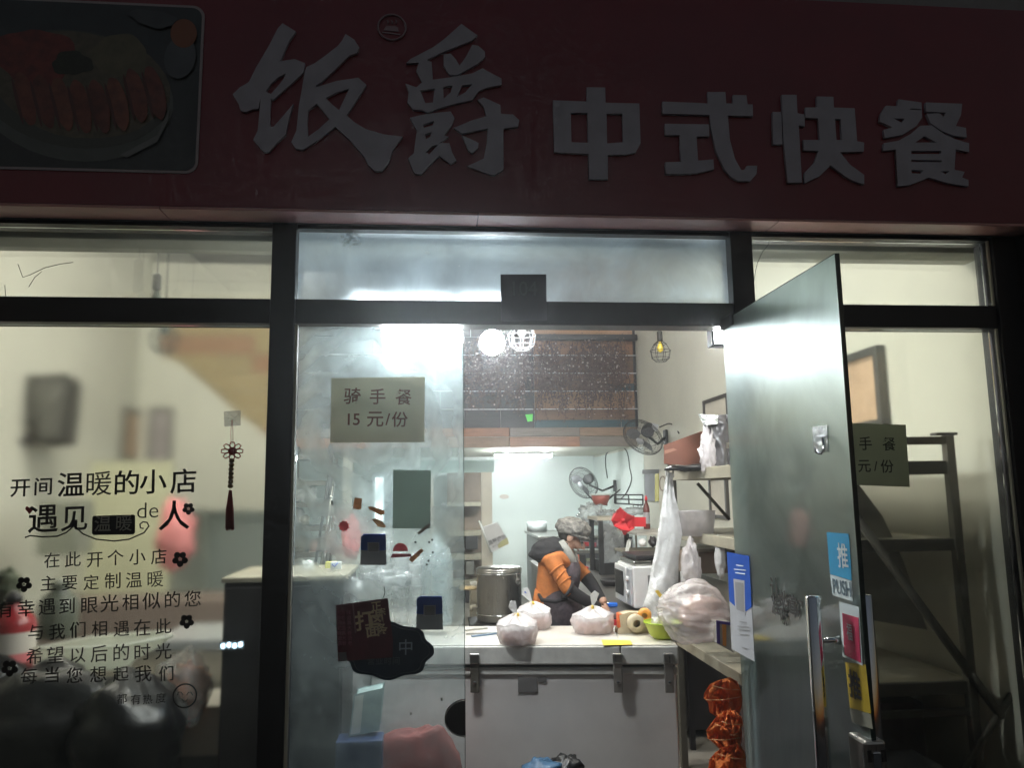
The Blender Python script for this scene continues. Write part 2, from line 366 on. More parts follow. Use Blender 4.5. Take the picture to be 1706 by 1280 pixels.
for r_ in range(len(rowz)-1):
    z0, z1 = rowz[r_]+.004, rowz[r_+1]-.004
    x = XL+.01
    while x < XR-.05:
        L_ = rnd.uniform(.7, 1.25); e = min(x+L_, XR-.012)
        if XR-e < .3: e = XR-.012
        cx = (x+e)/2
        if x < xd < e-.1 and x > -1.2: e = xd; cx = (x+e)/2
        if x < -1.75 < e-.1: e = -1.75; cx = (x+e)/2
        if cx < -1.75 and z0 > A(350, 530, YLOFT).z: m = m_cream
        elif cx < -1.75: m = p_yel if rnd.random() < .8 else p_tan[1]
        elif cx < xd: m = p_dark
        else: m = rnd.choice(p_tan + [p_tan[1]])
        if cx > xd and ((r_ == 0) or (r_ == 2 and e > XR-.1)):   # lower half board painted teal
            zz = z0 + (z1-z0)*.42
            build('plank', MB().bb((x+.003, YLOFT-.002, z0), (e-.003, YLOFT+.03, zz-.003)), p_teal, lf)
            build('plank', MB().bb((x+.003, YLOFT-.004, zz), (e-.003, YLOFT+.03, z1)), m, lf)
        else:
            build('plank', MB().bb((x+.003, YLOFT-rnd.uniform(.001, .008), z0), (e-.003, YLOFT+.03, z1)), m, lf)
        x = e
build('frame_post', MB().bb((XR-.03, YLOFT-.05, zf1), (XR-.004, YLOFT-.012, rowz[-1])), m_black, lf)
build('beam', MB().bb((A(892, 560, YLOFT-.2).x, YLOFT-.22, A(900, 566, YLOFT-.2).z), (XR-.02, YLOFT-.12, A(900, 557, YLOFT-.2).z)), m_black, lf)
# plastered stair bulkhead at the left of the loft
bh = [A(262, 530, 6.3), A(262, 590, 6.3), A(300, 604, 6.3), A(402, 694, 6.3), A(470, 745, 6.3), A(470, 850, 6.3), A(250, 850, 6.3)]
bh2 = [Vector((XL+.002, 6.3, bh[0].z)), Vector((XL+.002, 6.3, bh[6].z))]
sb = struct(build('stair_bulkhead', MB().slab([bh2[1], bh[5], bh[4], bh[3], bh[2], bh[1], bh[0], bh2[0]], (0, .12, 0)), m_cream))
# wires in front of the planks
wr = thing('wire_trellis', 'thin bright steel wires strung level across the loft front', 'trellis', (0, YLOFT-.12, zf1))
for py in (592, 622, 652, 682):
    z = A(900, py, YLOFT-.12).z
    build('wire', MB().tube([(-1.6, YLOFT-.12, z), (XR-.02, YLOFT-.12, z)], .006, 5), mat('white_wire', (.75, .76, .76), .4), wr)
for px, y0 in ((834, 652), (1035, 700)):
    a = A(px, y0, YLOFT-.125); b = A(px, 713, YLOFT-.125)
    build('upright', MB().tube([a, b], .0045, 5), m_chrome, wr)
# creeper of artificial twigs
mb = MB(); mf = MB(); tw = MB()
m_leaf = mat('dry_leaf', (.15, .085, .065), .75, nz=.6, nscale=40); m_leaf2 = mat('dry_leaf_pale', (.20, .125, .10), .75, nz=.4, nscale=30)
lv2 = MB()
for s_ in range(150):
    px = (rnd.uniform(775, 1045) if s_ % 3 else rnd.choice((800, 838, 905, 930, 968, 1000, 1030))+rnd.gauss(0, 7)); top = rnd.uniform(556, 600); bot = rnd.uniform(640, 706) if px > 890 else rnd.uniform(620, 690)
    pts = []; q = 0
    for k in range(9):
        py = top+(bot-top)*k/8; q += rnd.uniform(-6, 6); pts.append(A(px+q, py, YLOFT-.16+rnd.uniform(-.06, .02)))
    tw.tube(pts, .0035, 4, False)
    for k in range(80):
        j = rnd.uniform(0, 7.99); p = pts[int(j)].lerp(pts[int(j)+1], j % 1) + Vector((rnd.gauss(0, .035), rnd.gauss(0, .03), rnd.gauss(0, .03)))
        q1 = Vector((rnd.gauss(0, 1), rnd.gauss(0, .6), rnd.gauss(0, 1))).normalized(); q2 = q1.orthogonal().normalized(); l = rnd.uniform(.014, .044)
        (mb if rnd.random() < .6 else lv2).add([p, p+q1*l*.5+q2*l*.35, p+q1*l, p+q1*l*.5-q2*l*.35], [(0, 1, 2, 3)])
    for k in range(3):
        j = rnd.uniform(0, 7.9); p = pts[int(j)].lerp(pts[int(j)+1], j % 1) + Vector((rnd.gauss(0, .03), -.03, rnd.gauss(0, .03))); r0 = rnd.choice((.004, .005, .007, .013))
        mf.blob(p, (r0, r0*.6, r0), 1, 0, seg=5, rings=3)
cr = thing('creeper', 'dense brownish creeper with tiny pale blossoms hanging over the loft planks', 'creeper', (1.0, YLOFT-.16, zf1))
for nm, b_, mm in (('leaves', mb, m_leaf), ('leaves', lv2, m_leaf2), ('twigs', tw, m_leaf), ('blossoms', mf, mat('blossom', (.50, .40, .36), .6))):
    o = build(nm, b_, mm, cr); o['kind'] = 'stuff'
o = build('paper_tag', MB().slab([A(875, 691, 6.3), A(888, 690, 6.3), A(887, 702, 6.3), A(879, 703, 6.3)], (0, .004, 0)), mat('neon_green', (.12, .8, .12), .5)); tag(o, 'small bright green paper tag hanging low in the creeper', 'tag')

# ================================================================== THE SHOP FRONT
sf = thing('storefront', 'black metal shop window frame with misted panes and a row of top lights', 'shop window', (.85, 0, 0))
ZT0, ZT1, ZTOP = 2.26, 2.357, 2.645
XM = [(-.65, -.557), (1.207, 1.30)]
for a, b in XM: build('mullion', MB().bb((a, -.02, 0), (b, .09, 2.70)), m_frame, sf, bevel=.003)
build('jamb', MB().bb((2.362, -.03, 0), (2.472, .09, 2.655)), m_frame, sf, bevel=.003)
build('jamb', MB().bb((-3.60, -.03, 0), (-3.48, .09, 2.70)), m_frame, sf)
for a, b in ((-3.478, -.652), (-.555, 1.205), (1.302, 2.360)):
    build('transom_bar', MB().bb((a, -.015, ZT0), (b, .085, ZT1)), m_frame, sf, bevel=.003)
    build('head_rail', MB().bb((a, -.01, ZTOP), (b, .085, 2.70)), m_frame, sf)
    if b < -.5 or a > 1.2: build('sill', MB().bb((a, -.015, 0), (b, .085, .12)), m_frame, sf)
# pale glazing strips
build('glazing_strip', MB().bb((2.352, -.012, .13), (2.3605, .0, ZT0-.002)), m_strip, sf); build('glazing_strip', MB().bb((2.353, -.012, ZT1+.002), (2.3605, .0, ZTOP)), m_strip, sf)
build('glazing_strip', MB().bb((-.555, -.012, 0), (-.545, .01, ZT0-.004)), m_strip, sf)
g_left = glass('glass_left_misted', (.97, .98, .95), 1.0, 1.0, .17, 1.21, 1.2, dirt=.02, seed=1)
g_topl = glass('glass_top_misted', (.97, .98, .95), .80, .98, .11, 1.18, 1.2, dirt=.05, seed=2)
g_topc = glass('glass_top_dusty', (.88, .93, .95), .55, .92, .55, 1.32, 3.2, dirt=.24, seed=3, dirtcol=(.50, .60, .66))
g_right = glass('glass_right_misted', (.95, .96, .92), .95, 1.0, .13, 1.17, 1.3, dirt=.03, seed=5)
g_door = glass('glass_door_smeared', (.93, .97, .97), .25, .80, .34, 1.25, 1.7, dirt=.13, seed=8, stretch=(1.6, 1, .9), dirtcol=(.6, .72, .74), zr=(.5, 2.1, .2), wipe=.75, wet=.04)
g_open = glass('glass_open_door', (.86, .94, .89), .55, .95, .36, 1.3, 1.5, dirt=.11, seed=12, stretch=(1, 1, .8), gloss=.08, dirtcol=(.62, .72, .68), zr=(.8, 2.0, .42), wet=.32)
def pane(x0, x1, z0, z1, m, t=.008): return build('pane', MB().bb((x0, .030, z0), (x1, .030+t, z1)), m, sf)
pane(-3.478, -.652, .122, ZT0-.002, g_left); pane(-3.478, -.652, ZT1+.002, ZTOP-.002, g_topl)
pane(-.555, 1.205, ZT1+.002, ZTOP-.002, g_topc)
pane(1.302, 2.352, .122, ZT0-.002, g_right); pane(1.302, 2.352, ZT1+.002, ZTOP-.002, g_topl)
# peeling paint flecks on the top light
fl = MB()
for k in range(46):
    px, py = rnd.gauss(582, 11), rnd.triangular(386, 414, 390)
    r0 = rnd.uniform(.8, 3.0); n_ = rnd.randint(4, 7)
    fl.slab([A(px+r0*rnd.uniform(.6, 1.6)*math.cos(2*math.pi*k2/n_), py+r0*rnd.uniform(.5, 1)*math.sin(2*math.pi*k2/n_), .028-.0001*k/9) for k2 in range(n_)], (0, .0015, 0))
for px, py, r0 in ((712, 421, 4), (546, 396, 2), (632, 386, 2), (765, 443, 2), (584, 493, 2), (700, 388, 2)):
    fl.slab([A(px+r0*math.cos(a), py+r0*.7*math.sin(a), .028) for a in [2*math.pi*k/8 for k in range(8)]], (0, .0015, 0))
o = build('paint_flakes', fl, tlm('flake', (.92, .94, .94), .75), sf); o['kind'] = 'stuff'
# cobweb cracks on the top left and right lights
def scratch(pts, nm='cobweb', w_=.0012, y=.026):
    build(nm, MB().tube([A(a, b, y) for a, b in pts], w_, 4), mat('grimy_thread', (.06, .055, .04), .9), sf)
scratch([(30, 440), (38, 462), (50, 458), (75, 446), (100, 440), (122, 437)]); scratch([(8, 475), (10, 500)]); scratch([(48, 478), (58, 462), (70, 452)])
scratch([(1262, 438), (1270, 420), (1280, 408), (1283, 400)], w_=.0015); scratch([(1256, 470), (1259, 450), (1262, 438)])

# number plate
np_ = thing('number_plate', 'dark square house number plate on the bar over the doorway', 'number plate', A(872, 505, -.02))
build('plate', MB().slab([A(835, 534, -.022), A(911, 534, -.022), A(910, 457, -.022), A(834, 457, -.022)], (0, .006, 0)), mat('plate_grey', (.055, .055, .07), .5), np_)
text('number', '104', A(872, 482, -.026), .085, mat('plate_digit', (.11, .11, .125), .5), np_, sx=.9)

# ================================================================== THE SIGN
YS = -.15
zs0, zs1 = 2.662, 3.637
sg = thing('shop_sign', 'long dark red fascia sign with pale Chinese characters and a food picture', 'shop sign', (.4, YS, zs0))
px0 = [A(p[0], p[1], YS).x for p in ((265, 355), (797, 363), (1298, 372))]
xs = [-8.9] + px0 + [8.9]
build('fascia', MB().bb((-8.9, YS, zs0+.012), (8.9, -.02, zs1)), m_sign, sg)
for i in range(4):
    build('soffit_panel', MB().bb((xs[i]+.0016, YS, zs0), (xs[i+1]-.0016, -.022, zs0+.0105)), m_soffit, sg, bevel=.0015)
def sgp(px, py): return A(px, py, YS)
def trace(name, comps, ox, oy, sc):
    e = bpy.data.objects.new(name, None)
    first = None
    for k, loops in enumerate(comps):
        lp = [[(ox+a/sc, oy+b/sc) for a, b in l] for l in loops]
        o = outlines(name if k == 0 else 'stroke', lp, YS-.0003*k, .014, m_letter, sg if k == 0 else first, sgp)
        if k == 0: first = o
    bpy.data.objects.remove(e)
trace('character', [
 [[(435,55),(540,120),(490,190),(415,355),(530,338),(612,370),(600,440),(530,510),(360,660),(345,645),(340,720),(335,870),(365,870),(445,780),(520,690),(490,790),(460,930),(390,1000),(330,1070),(290,1070),(245,1020),(205,975),(240,900),(265,640),(245,730),(200,732),(150,755),(115,748),(100,730),(90,690),(45,615),(100,560),(170,520),(230,400),(330,230),(395,100)],
  [(462,450),(400,482),(345,530),(305,590),(320,602),(345,612),(400,550),(440,500)]],
 [[(930,140),(1000,185),(1038,245),(1020,290),(960,310),(850,420),(740,520),(700,545),(695,558),(720,553),(860,510),(1030,485),(1095,540),(1020,660),(940,780),(1000,835),(1090,890),(1230,930),(1380,950),(1335,1010),(1300,1060),(1270,1160),(1220,1220),(1160,1220),(1110,1170),(1080,1110),(960,970),(850,870),(740,960),(600,1050),(540,1045),(505,990),(545,900),(565,700),(590,560),(610,440),(625,400),(690,370),(760,320),(870,235),(905,190)],
  [(960,570),(880,740),(825,695),(775,645),(860,600)], [(705,690),(805,810),(720,890),(635,950),(630,840),(638,740)]]], 380, 30, 4.74)
trace('character', [
 [[(515,60),(640,150),(600,190),(400,270),(330,300),(240,345),(280,360),(290,500),(450,478),(600,450),(680,410),(760,455),(830,490),(830,540),(720,560),(650,590),(600,660),(480,685),(350,720),(250,760),(210,740),(135,735),(90,680),(100,600),(75,530),(160,560),(205,520),(160,430),(180,365),(80,370),(110,340),(300,240),(380,180)],
  [(190,585),(305,570),(290,680),(230,685)], [(370,555),(445,545),(430,600),(375,650)], [(520,545),(600,535),(545,600),(480,635)]],
 [[(375,300),(430,295),(470,340),(500,390),(550,320),(600,225),(650,235),(700,280),(700,320),(650,370),(560,420),(480,465),(420,460),(375,390)]],
 [[(110,800),(240,770),(430,750),(460,800),(440,860),(380,940),(415,950),(340,1000),(420,1000),(440,1070),(475,1140),(430,1165),(340,1100),(260,1180),(200,1245),(145,1240),(95,1120),(140,1080),(165,900)],
  [(210,855),(300,825),(290,860),(220,880)], [(230,930),(280,915),(270,950),(235,970)], [(235,1070),(290,1020),(330,1015),(260,1090)]],
 [[(640,660),(690,640),(820,700),(825,770),(920,775),(970,820),(960,870),(845,885),(845,1210),(770,1255),(690,1230),(560,1180),(630,1150),(690,1120),(715,1000),(720,885),(520,925),(455,880),(600,820),(710,790),(690,710)]],
 [[(520,940),(580,965),(650,1000),(645,1040),(600,1080),(570,1060)]]], 660, 30, 4.741)
trace('character', [[[(315,38),(460,40),(463,160),(728,165),(738,480),(700,550),(620,568),(480,570),(482,762),(332,762),(328,562),(60,548),(50,140),(315,150)],
  [(190,240),(320,240),(325,475),(195,470)], [(470,245),(595,245),(600,470),(475,480)]]], 910, 140, 4.739)
trace('character', [[[(1265,75),(1405,75),(1412,165),(1465,165),(1465,98),(1570,100),(1580,172),(1620,172),(1622,265),(1425,260),(1440,450),(1480,600),(1530,690),(1560,685),(1575,655),(1655,655),(1650,720),(1600,778),(1510,775),(1450,745),(1400,690),(1330,540),(1290,350),(1280,255),(910,245),(910,150),(1270,165)]],
  [[(930,325),(1275,330),(1278,425),(1178,425),(1190,615),(1310,605),(1315,685),(1180,715),(1060,722),(935,720),(932,628),(1055,625),(1045,415),(932,412)]]], 910, 140, 4.739)
trace('character', [[[(418,62),(548,65),(552,150),(715,155),(735,415),(790,425),(785,497),(600,500),(680,600),(790,680),(790,755),(700,725),(640,690),(525,605),(440,690),(320,745),(320,665),(400,580),(430,490),(315,488),(312,405),(440,405),(428,235),(328,230),(328,150),(420,148)], [(560,240),(605,240),(615,405),(572,405)]],
  [[(70,185),(138,185),(148,440),(72,440)]], [[(142,50),(258,50),(265,195),(320,205),(322,300),(275,290),(300,740),(188,742),(155,400)]]], 1270, 150, 4.739)
trace('character', [[[(1232,292),(1320,290),(1420,360),(1510,400),(1615,430),(1615,500),(1510,480),(1500,640),(1580,655),(1560,700),(1610,720),(1610,770),(1450,745),(1300,700),(1150,760),(1055,770),(1040,480),(940,490),(945,430),(1060,410),(1160,355)],
   [(1190,425),(1265,375),(1360,425)], [(1160,490),(1395,490),(1395,515),(1160,515)], [(1160,560),(1400,565),(1400,580),(1160,578)], [(1160,640),(1255,645),(1230,670),(1165,668)], [(1390,650),(1460,650),(1430,675)]],
  [[(1060,85),(1240,110),(1245,230),(1200,295),(1090,365),(950,390),(945,325),(1010,305),(950,275),(910,260),(920,200),(960,135),(1050,140)], [(1020,235),(1110,235),(1085,270)], [(1150,158),(1235,160),(1235,170),(1150,166)]],
  [[(1275,110),(1560,120),(1550,210),(1510,295),(1590,310),(1595,385),(1490,370),(1400,335),(1310,270),(1280,200),(1380,195),(1415,222),(1430,190),(1275,182)]]], 1270, 150, 4.739)
# round emblem: steaming dish in a ring
sc_ = A(676, 45, YS).x-A(630, 45, YS).x
ec = A(653, 45, YS-.006); m_dim = mat('dim_emblem', (.38, .28, .32), .5)
em = build('emblem', MB().ring(ec, sc_*.5, .004, (0, 1, 0), 40, 5), m_dim, sg)
def dq(pts, nm, y=YS-.004, m=m_dim, p=em, t=.003): build(nm, MB().slab([A(a, b, y) for a, b in pts], (0, t, 0)), m, p)
dq([(637,54),(667,58),(667,56),(637,52)], 'dish'); dq([(639,50),(664,52),(663,45),(658,43),(643,43)], 'dish')
for a in (646, 653, 660): build('steam', MB().tube([A(a-1, 33, YS-.003), A(a+1, 36, YS-.003), A(a, 39, YS-.003)], .003, 5), m_dim, em)
# food picture panel (flat print) with rounded pale border
def rrect(x0, y0, x1, y1, r, dy=0.0):
    P = []
    for cx, cy_, a in ((x1-r, y0+r, 270), (x1-r, y1-r, 0), (x0+r, y1-r, 90), (x0+r, y0+r, 180)): P += arc(cx, cy_, r, a, a+90, 6)
    return P
TL, TR, BR, BL = A(-330, -25, YS), A(338, 13, YS), A(334, 291, YS), A(-330, 282, YS)
zt_, zb_ = (A(130, 0, YS).z+A(325, 12, YS).z)/2, (A(20, 282, YS).z+A(300, 290, YS).z)/2
xr_ = A(336, 150, YS).x; xl_ = xr_-1.62
def rr3(x0, z0, x1, z1, r, y):
    P = []
    for cx, cz, a in ((x1-r, z1-r, 0), (x0+r, z1-r, 90), (x0+r, z0+r, 180), (x1-r, z0+r, 270)): P += [Vector((cx+r*math.cos(R(a+15*k)), y, cz+r*math.sin(R(a+15*k)))) for k in range(7)]
    return P
fp = build('food_picture', MB().slab(rr3(xl_, zb_, xr_, zt_, .045, YS-.001), (0, -.004, 0)), mat('picture_border', (.42, .38, .40), .4), sg)
build('picture_print', MB().slab(rr3(xl_+.010, zb_+.010, xr_-.010, zt_-.010, .038, YS-.005), (0, -.0012, 0)), mat('print_slate', (.06, .075, .08), .35, nz=.5, nscale=5), fp)
yy = [YS-.0068]
def prt(pts, m, nm='printed_shape'):
    yy[0] -= .0003
    return build(nm, MB().slab([A(a, b, yy[0]+.00012) for a, b in pts], (0, -.00012, 0)), m, fp)
def ell(cx, cy_, a, b, rot=0, n=32, wob=0):
    P = []
    for k in range(n):
        t = 2*math.pi*k/n; rr = 1+wob*math.sin(3*t+cx)+wob*.6*math.sin(7*t+cy_)
        x, y = a*rr*math.cos(t), b*rr*math.sin(t); c, s = math.cos(R(rot)), math.sin(R(rot)); P.append((cx+x*c-y*s, cy_+x*s+y*c))
    return P
prt(ell(125, 160, 165, 108, 8), mat('print_plate', (0.144, 0.171, 0.158), .35, nz=.3, nscale=6)); prt(ell(125, 148, 160, 98, 8), mat('print_plate_in', (0.082, 0.092, 0.079), .35))
prt(ell(135, 140, 148, 88, 8, wob=.02), mat('print_rice', (0.181, 0.164, 0.113), .4, nz=.4, nscale=40)); prt(ell(60, 95, 68, 48, 5, wob=.07), mat('print_kimchi', (0.307, 0.066, 0.051), .4, nz=.5, nscale=30))
prt(ell(200, 92, 46, 36, 5, wob=.05), mat('print_egg', (0.194, 0.184, 0.113), .4, nz=.3, nscale=20)); prt(ell(120, 105, 34, 20, 0, wob=.1), mat('print_greens', (0.051, 0.060, 0.035), .4, nz=.5, nscale=50))
for k in range(8):
    cx = 42+k*31; cy_ = 178-abs(k-3.5)*4+(-10 if k > 5 else 0)
    prt(ell(cx, cy_, 15, 46, -14, wob=.03), mat('print_meat%d' % (k % 3), [(0.307, 0.099, 0.068), (0.263, 0.086, 0.063), (0.350, 0.125, 0.079)][k % 3], .4, nz=.5, nscale=22))
    prt(ell(cx-13, cy_+4, 3, 40, -14), mat('print_meat_dark', (0.123, 0.047, 0.038), .4))
prt(ell(300, 95, 26, 36, 12), mat('print_cup', (0.119, 0.139, 0.158), .4, nz=.3)); prt(ell(306, 55, 22, 24, 0), mat('print_drink', (0.286, 0.106, 0.046), .4))
prt(ell(255, 30, 40, 14, 10, wob=.1), mat('print_cloth', (0.094, 0.112, 0.124), .4, nz=.4)); prt([(200, 258), (262, 225), (282, 180), (280, 200), (262, 236), (212, 262)], mat('print_shine', (0.194, 0.216, 0.208), .4))

# ================================================================== DOORS
# closed left leaf
cl = thing('glass_door', 'closed smeared glass door leaf carrying the price notice and stickers', 'glass door', (-.54, .03, .02))
XD0, XD1 = -.543, .0955
build('glass', MB().bb((XD0, .020, .02), (XD1, .032, ZT0-.006)), g_door, cl)
build('edge_trim', MB().bb((XD1+.0006, .021, .02), (XD1+.003, .031, ZT0-.006)), mat('glass_edge', (.10, .16, .14), .15, spec=.8), cl)
lk = A(775, 1196, .018); lr = (lk.z-A(775, 1226, .018).z)
P = [Vector((lk.x-.001, 0, lk.z+lr))] + [Vector((lk.x-.001-lr*1.15*math.sin(a), 0, lk.z+lr*math.cos(a))) for a in [math.pi*k/20 for k in range(1, 20)]] + [Vector((lk.x-.001, 0, lk.z-lr))]
lo = build('lock_plate', MB().slab([Vector((p.x, .006, p.z)) for p in P], (0, .013, 0)), mat('lock_brown', (.035, .028, .026), .4, .3), cl, bevel=.002)
build('lock_rim', MB().tube([Vector((p.x, .006, p.z)) for p in P], .0025, 6), m_steel, lo)

# open right leaf, swung out to the street
DX = 1.145; DW = .900; DT = .012
od = thing('glass_door', 'greenish glass door leaf standing open towards the street with bar handles', 'glass door', (DX, -.04, .02))
build('glass', MB().bb((DX, -.04-DW, .02), (DX+DT, -.045, ZT0+.012)), g_open, od)
build('edge_trim', MB().bb((DX-.0008, -.04-DW-.003, .02), (DX+DT+.0008, -.04-DW-.0005, ZT0+.0135)), mat('green_glass_edge', (.018, .035, .028), .25, spec=.7), od)
build('edge_trim', MB().bb((DX-.0006, -.04-DW, ZT0+.0125), (DX+DT+.0006, -.045, ZT0+.0145)), mat('green_glass_edge', (.018, .035, .028), .2), od)
build('hinge_clamp', MB().bb((DX-.012, -.16, ZT0-.025), (DX+DT+.012, -.045, ZT0+.02)), m_frame, od, bevel=.003)
yh = -.81
for sx in (-1, 1):
    hx = DX+DT/2+sx*.078
    b = build('handle', MB().lathe([(0, 1.292), (.017, 1.292), (.0215, 1.288), (.0215, .25), (.017, .246), (0, .246)], (hx, yh, 0), 28), m_chrome, od)
    for zz in (1.165, .38): build('standoff', MB().tube([(hx, yh, zz), (hx-sx*.058, yh, zz), (hx-sx*.071, yh, zz)], [.006, .009, .013], 14), m_chrome, b)
lb = build('lock_clamp', MB().bb((DX-.024, -.04-DW-.010, .70), (DX+DT+.024, -.04-DW+.08, .932)), m_steel, od, bevel=.008)
for sx in (-1, 1):
    for zz in (.895, .80): build('slot', MB().box((DX+DT/2+sx*.020, -.04-DW-.011, zz), (.012, .004, .03)), m_black, lb)
build('bolt_plate', MB().box((DX+DT/2, -.04-DW-.0125, .83), (.022, .005, .15)), m_chrome, lb, bevel=.002)

def dplane(px, py, off=-.002): return AX(px, py, DX+off)
def on_door(corners, m, nm, parent=None, off=-.0015, th=.0007, **k):
    return build(nm, MB().slab([AX(a, b, DX+off) for a, b in corners], (th, 0, 0)), m, parent, **k)
# --- hook on the open door
c = AX(1366, 745, DX-.003)
hk = thing('adhesive_hook', 'small metal hook on a clear pad stuck to the open glass door', 'hook', c)
build('pad', MB().slab([AX(1354, 711, DX-.001), AX(1379, 709, DX-.001), AX(1381, 753, DX-.001), AX(1357, 755, DX-.001)], (-.003, 0, 0)), film('pad_clear', (.7, .75, .72), .5, .1), hk)
h0 = AX(1371, 731, DX-.02)
build('hook', MB().tube([AX(1374, 727, DX-.004), h0, AX(1373, 748, DX-.022), AX(1368, 757, DX-.03), AX(1360, 755, DX-.04), AX(1358, 746, DX-.045)], [.003, .004, .0035, .003, .0025, .002], 8), m_chrome, hk)
# --- stickers on the open door
U = Vector((0, -1, 0)); V = Vector((0, 0, 1))       # seen from the left: right-hand side is nearer
def dtext(body, px, py, size, m, parent, nm='text', **k):
    k.setdefault('ext', .0002)
    return text(nm, body, AX(px, py, DX-.0035), size, m, parent, u=U, v=V, **k)
o = thing('door_sticker', 'light blue and white PUSH sticker near the free edge of the open door', 'sticker', AX(1397, 945, DX))
m_sky = mat('sticker_blue', (.02, .30, .55), .4); m_lt = mat('sticker_white', (.60, .68, .70), .5)
on_door([(1377, 887), (1414, 890), (1419, 968), (1383, 957)], m_sky, 'blue_half', o); on_door([(1383, 958), (1419, 969), (1421, 1003), (1387, 992)], m_lt, 'white_half', o)
dtext('推', 1404, 930, .075, m_lt, o, bold=.01, sx=.8); dtext('PUSH', 1402, 981, .058, mat('push_grey', (.12, .18, .22), .5), o, sx=.75, bold=.01)
o = thing('door_sticker', 'small red card in a pale frame stuck beside the door handle', 'sticker', AX(1415, 1055, DX))
on_door([(1398, 1003), (1431, 1012), (1437, 1110), (1404, 1094)], m_lt, 'pale_frame', o, off=-.003); on_door([(1403, 1022), (1430, 1030), (1434, 1105), (1407, 1092)], mat('sticker_red', (.55, .03, .10), .4), 'red_face', o, off=-.0045)
dtext('福', 1417, 1056, .05, m_lt, o, sx=.6)
for q in o.children:
    if q.name.startswith('text'): q.location.x -= .003
o = thing('door_sticker', 'yellow sticker with a black Chinese push sign, low beside the bar handle', 'sticker', AX(1427, 1150, DX))
on_door([(1408, 1104), (1442, 1108), (1451, 1190), (1416, 1180)], mat('sticker_yellow', (.42, .30, .02), .5), 'yellow_face', o); on_door([(1416, 1181), (1451, 1191), (1454, 1216), (1419, 1204)], mat('sticker_fade', (.20, .20, .16), .5), 'faded_half', o)
dtext('推', 1424, 1146, .080, m_black, o, bold=.02, sx=.8)
o = thing('payment_card', 'tall blue and white payment card stuck on the open glass door', 'sticker', AX(1232, 1010, DX))
pc = [AX(a, b, DX-.0015) for a, b in ((1211, 920), (1248, 926), (1257, 1103), (1219, 1082))]
on_door([(1211, 920), (1248, 927), (1252, 1012), (1243, 1019), (1228, 1014), (1215, 1002)], m_blue, 'blue_top', o, off=-.003); on_door([(1212, 925), (1248, 931), (1257, 1103), (1219, 1082)], m_card, 'white_card', o, off=-.0015)
on_door([(1222, 965), (1240, 968), (1241.5, 1026), (1225, 1020)], m_card, 'blank_square', o, off=-.0045); on_door([(1224.5, 970), (1238, 972), (1239.5, 1021), (1227, 1016)], m_grey, 'blank_field', o, off=-.0055)
for k, (py, l) in enumerate(((942, 12), (949, 20), (955, 16), (1036, 12), (1044, 20), (1049, 20), (1057, 16), (1080, 8))):
    cx = 1232+(py-940)*.06
    on_door([(cx-l/2, py-.8), (cx+l/2, py+1.2), (cx+l/2, py+2.6), (cx-l/2, py+.6)], m_lt if py < 960 else m_grey, 'printed_line', o, off=-.005)
# handwriting on the door glass
o = thing('door_lettering', 'black brushed Chinese lettering on the open glass door near the handle', 'lettering', AX(1305, 1010, DX))
for ch, px, py, s in (('认', 1291, 985, .060), ('准', 1292, 1012, .05), ('地', 1305, 1005, .055), ('道', 1318, 1010, .05), ('好', 1331, 1018, .05), ('味', 1306, 1030, .045)): dtext(ch, px, py, s*1.35, m_black, o, nm='character', bold=.018, sx=1.0)

# ================================================================== PAPERS AND STICKERS ON THE CLOSED DOOR (plane y ~ .018)
YG = .0185
def card(name, label, cat, corners, m, y=YG, group=None, th=.0008):
    c = A(sum(p[0] for p in corners)/len(corners), sum(p[1] for p in corners)/len(corners), y)
    t = thing(name, label, cat, c, group)
    build('sheet', MB().slab([A(a, b, y) for a, b in corners], (0, th, 0)), m, t); return t
m_print = mat('faded_red_print', (.20, .07, .06), .7)
def paper_notice(label, corners, chars, m, mp):
    t = card('price_notice', label, 'notice', corners, m)
    for ch, px, py, s in chars: text('character', ch, A(px, py, YG-.001), s, mp, t, bold=.010, ext=.0002)
    return t
paper_notice('cream paper notice reading rider meal 15 yuan on the closed door', [(552, 630), (708, 628), (707, 737), (550, 738)],
    [('骑', 587, 662, .068), ('手', 629, 663, .066), ('餐', 672, 664, .066), ('1', 581, 700, .064), ('5', 594, 700, .064), ('元', 625, 700, .068), ('/', 646, 700, .064), ('份', 666, 701, .064)], m_paper, m_print)
t = thing('price_notice', 'half hidden paper notice on the right window pane just behind the open door', 'notice', A(1440, 760, .027))
build('sheet', MB().slab([A(a, b, .0265) for a, b in ((1352, 703), (1509, 708), (1516, 812), (1358, 806))], (0, .0008, 0)), tlm('grey_paper', (.60, .63, .52), .65, .2, 4), t)
for ch, px, py, s in (('骑', 1398, 741, .060), ('手', 1442, 741, .060), ('餐', 1481, 742, .060), ('元', 1440, 778, .058), ('/', 1459, 778, .055), ('份', 1478, 779, .058)): text('character', ch, A(px, py, .0255), s, m_black, t, bold=.008, ext=.0002)

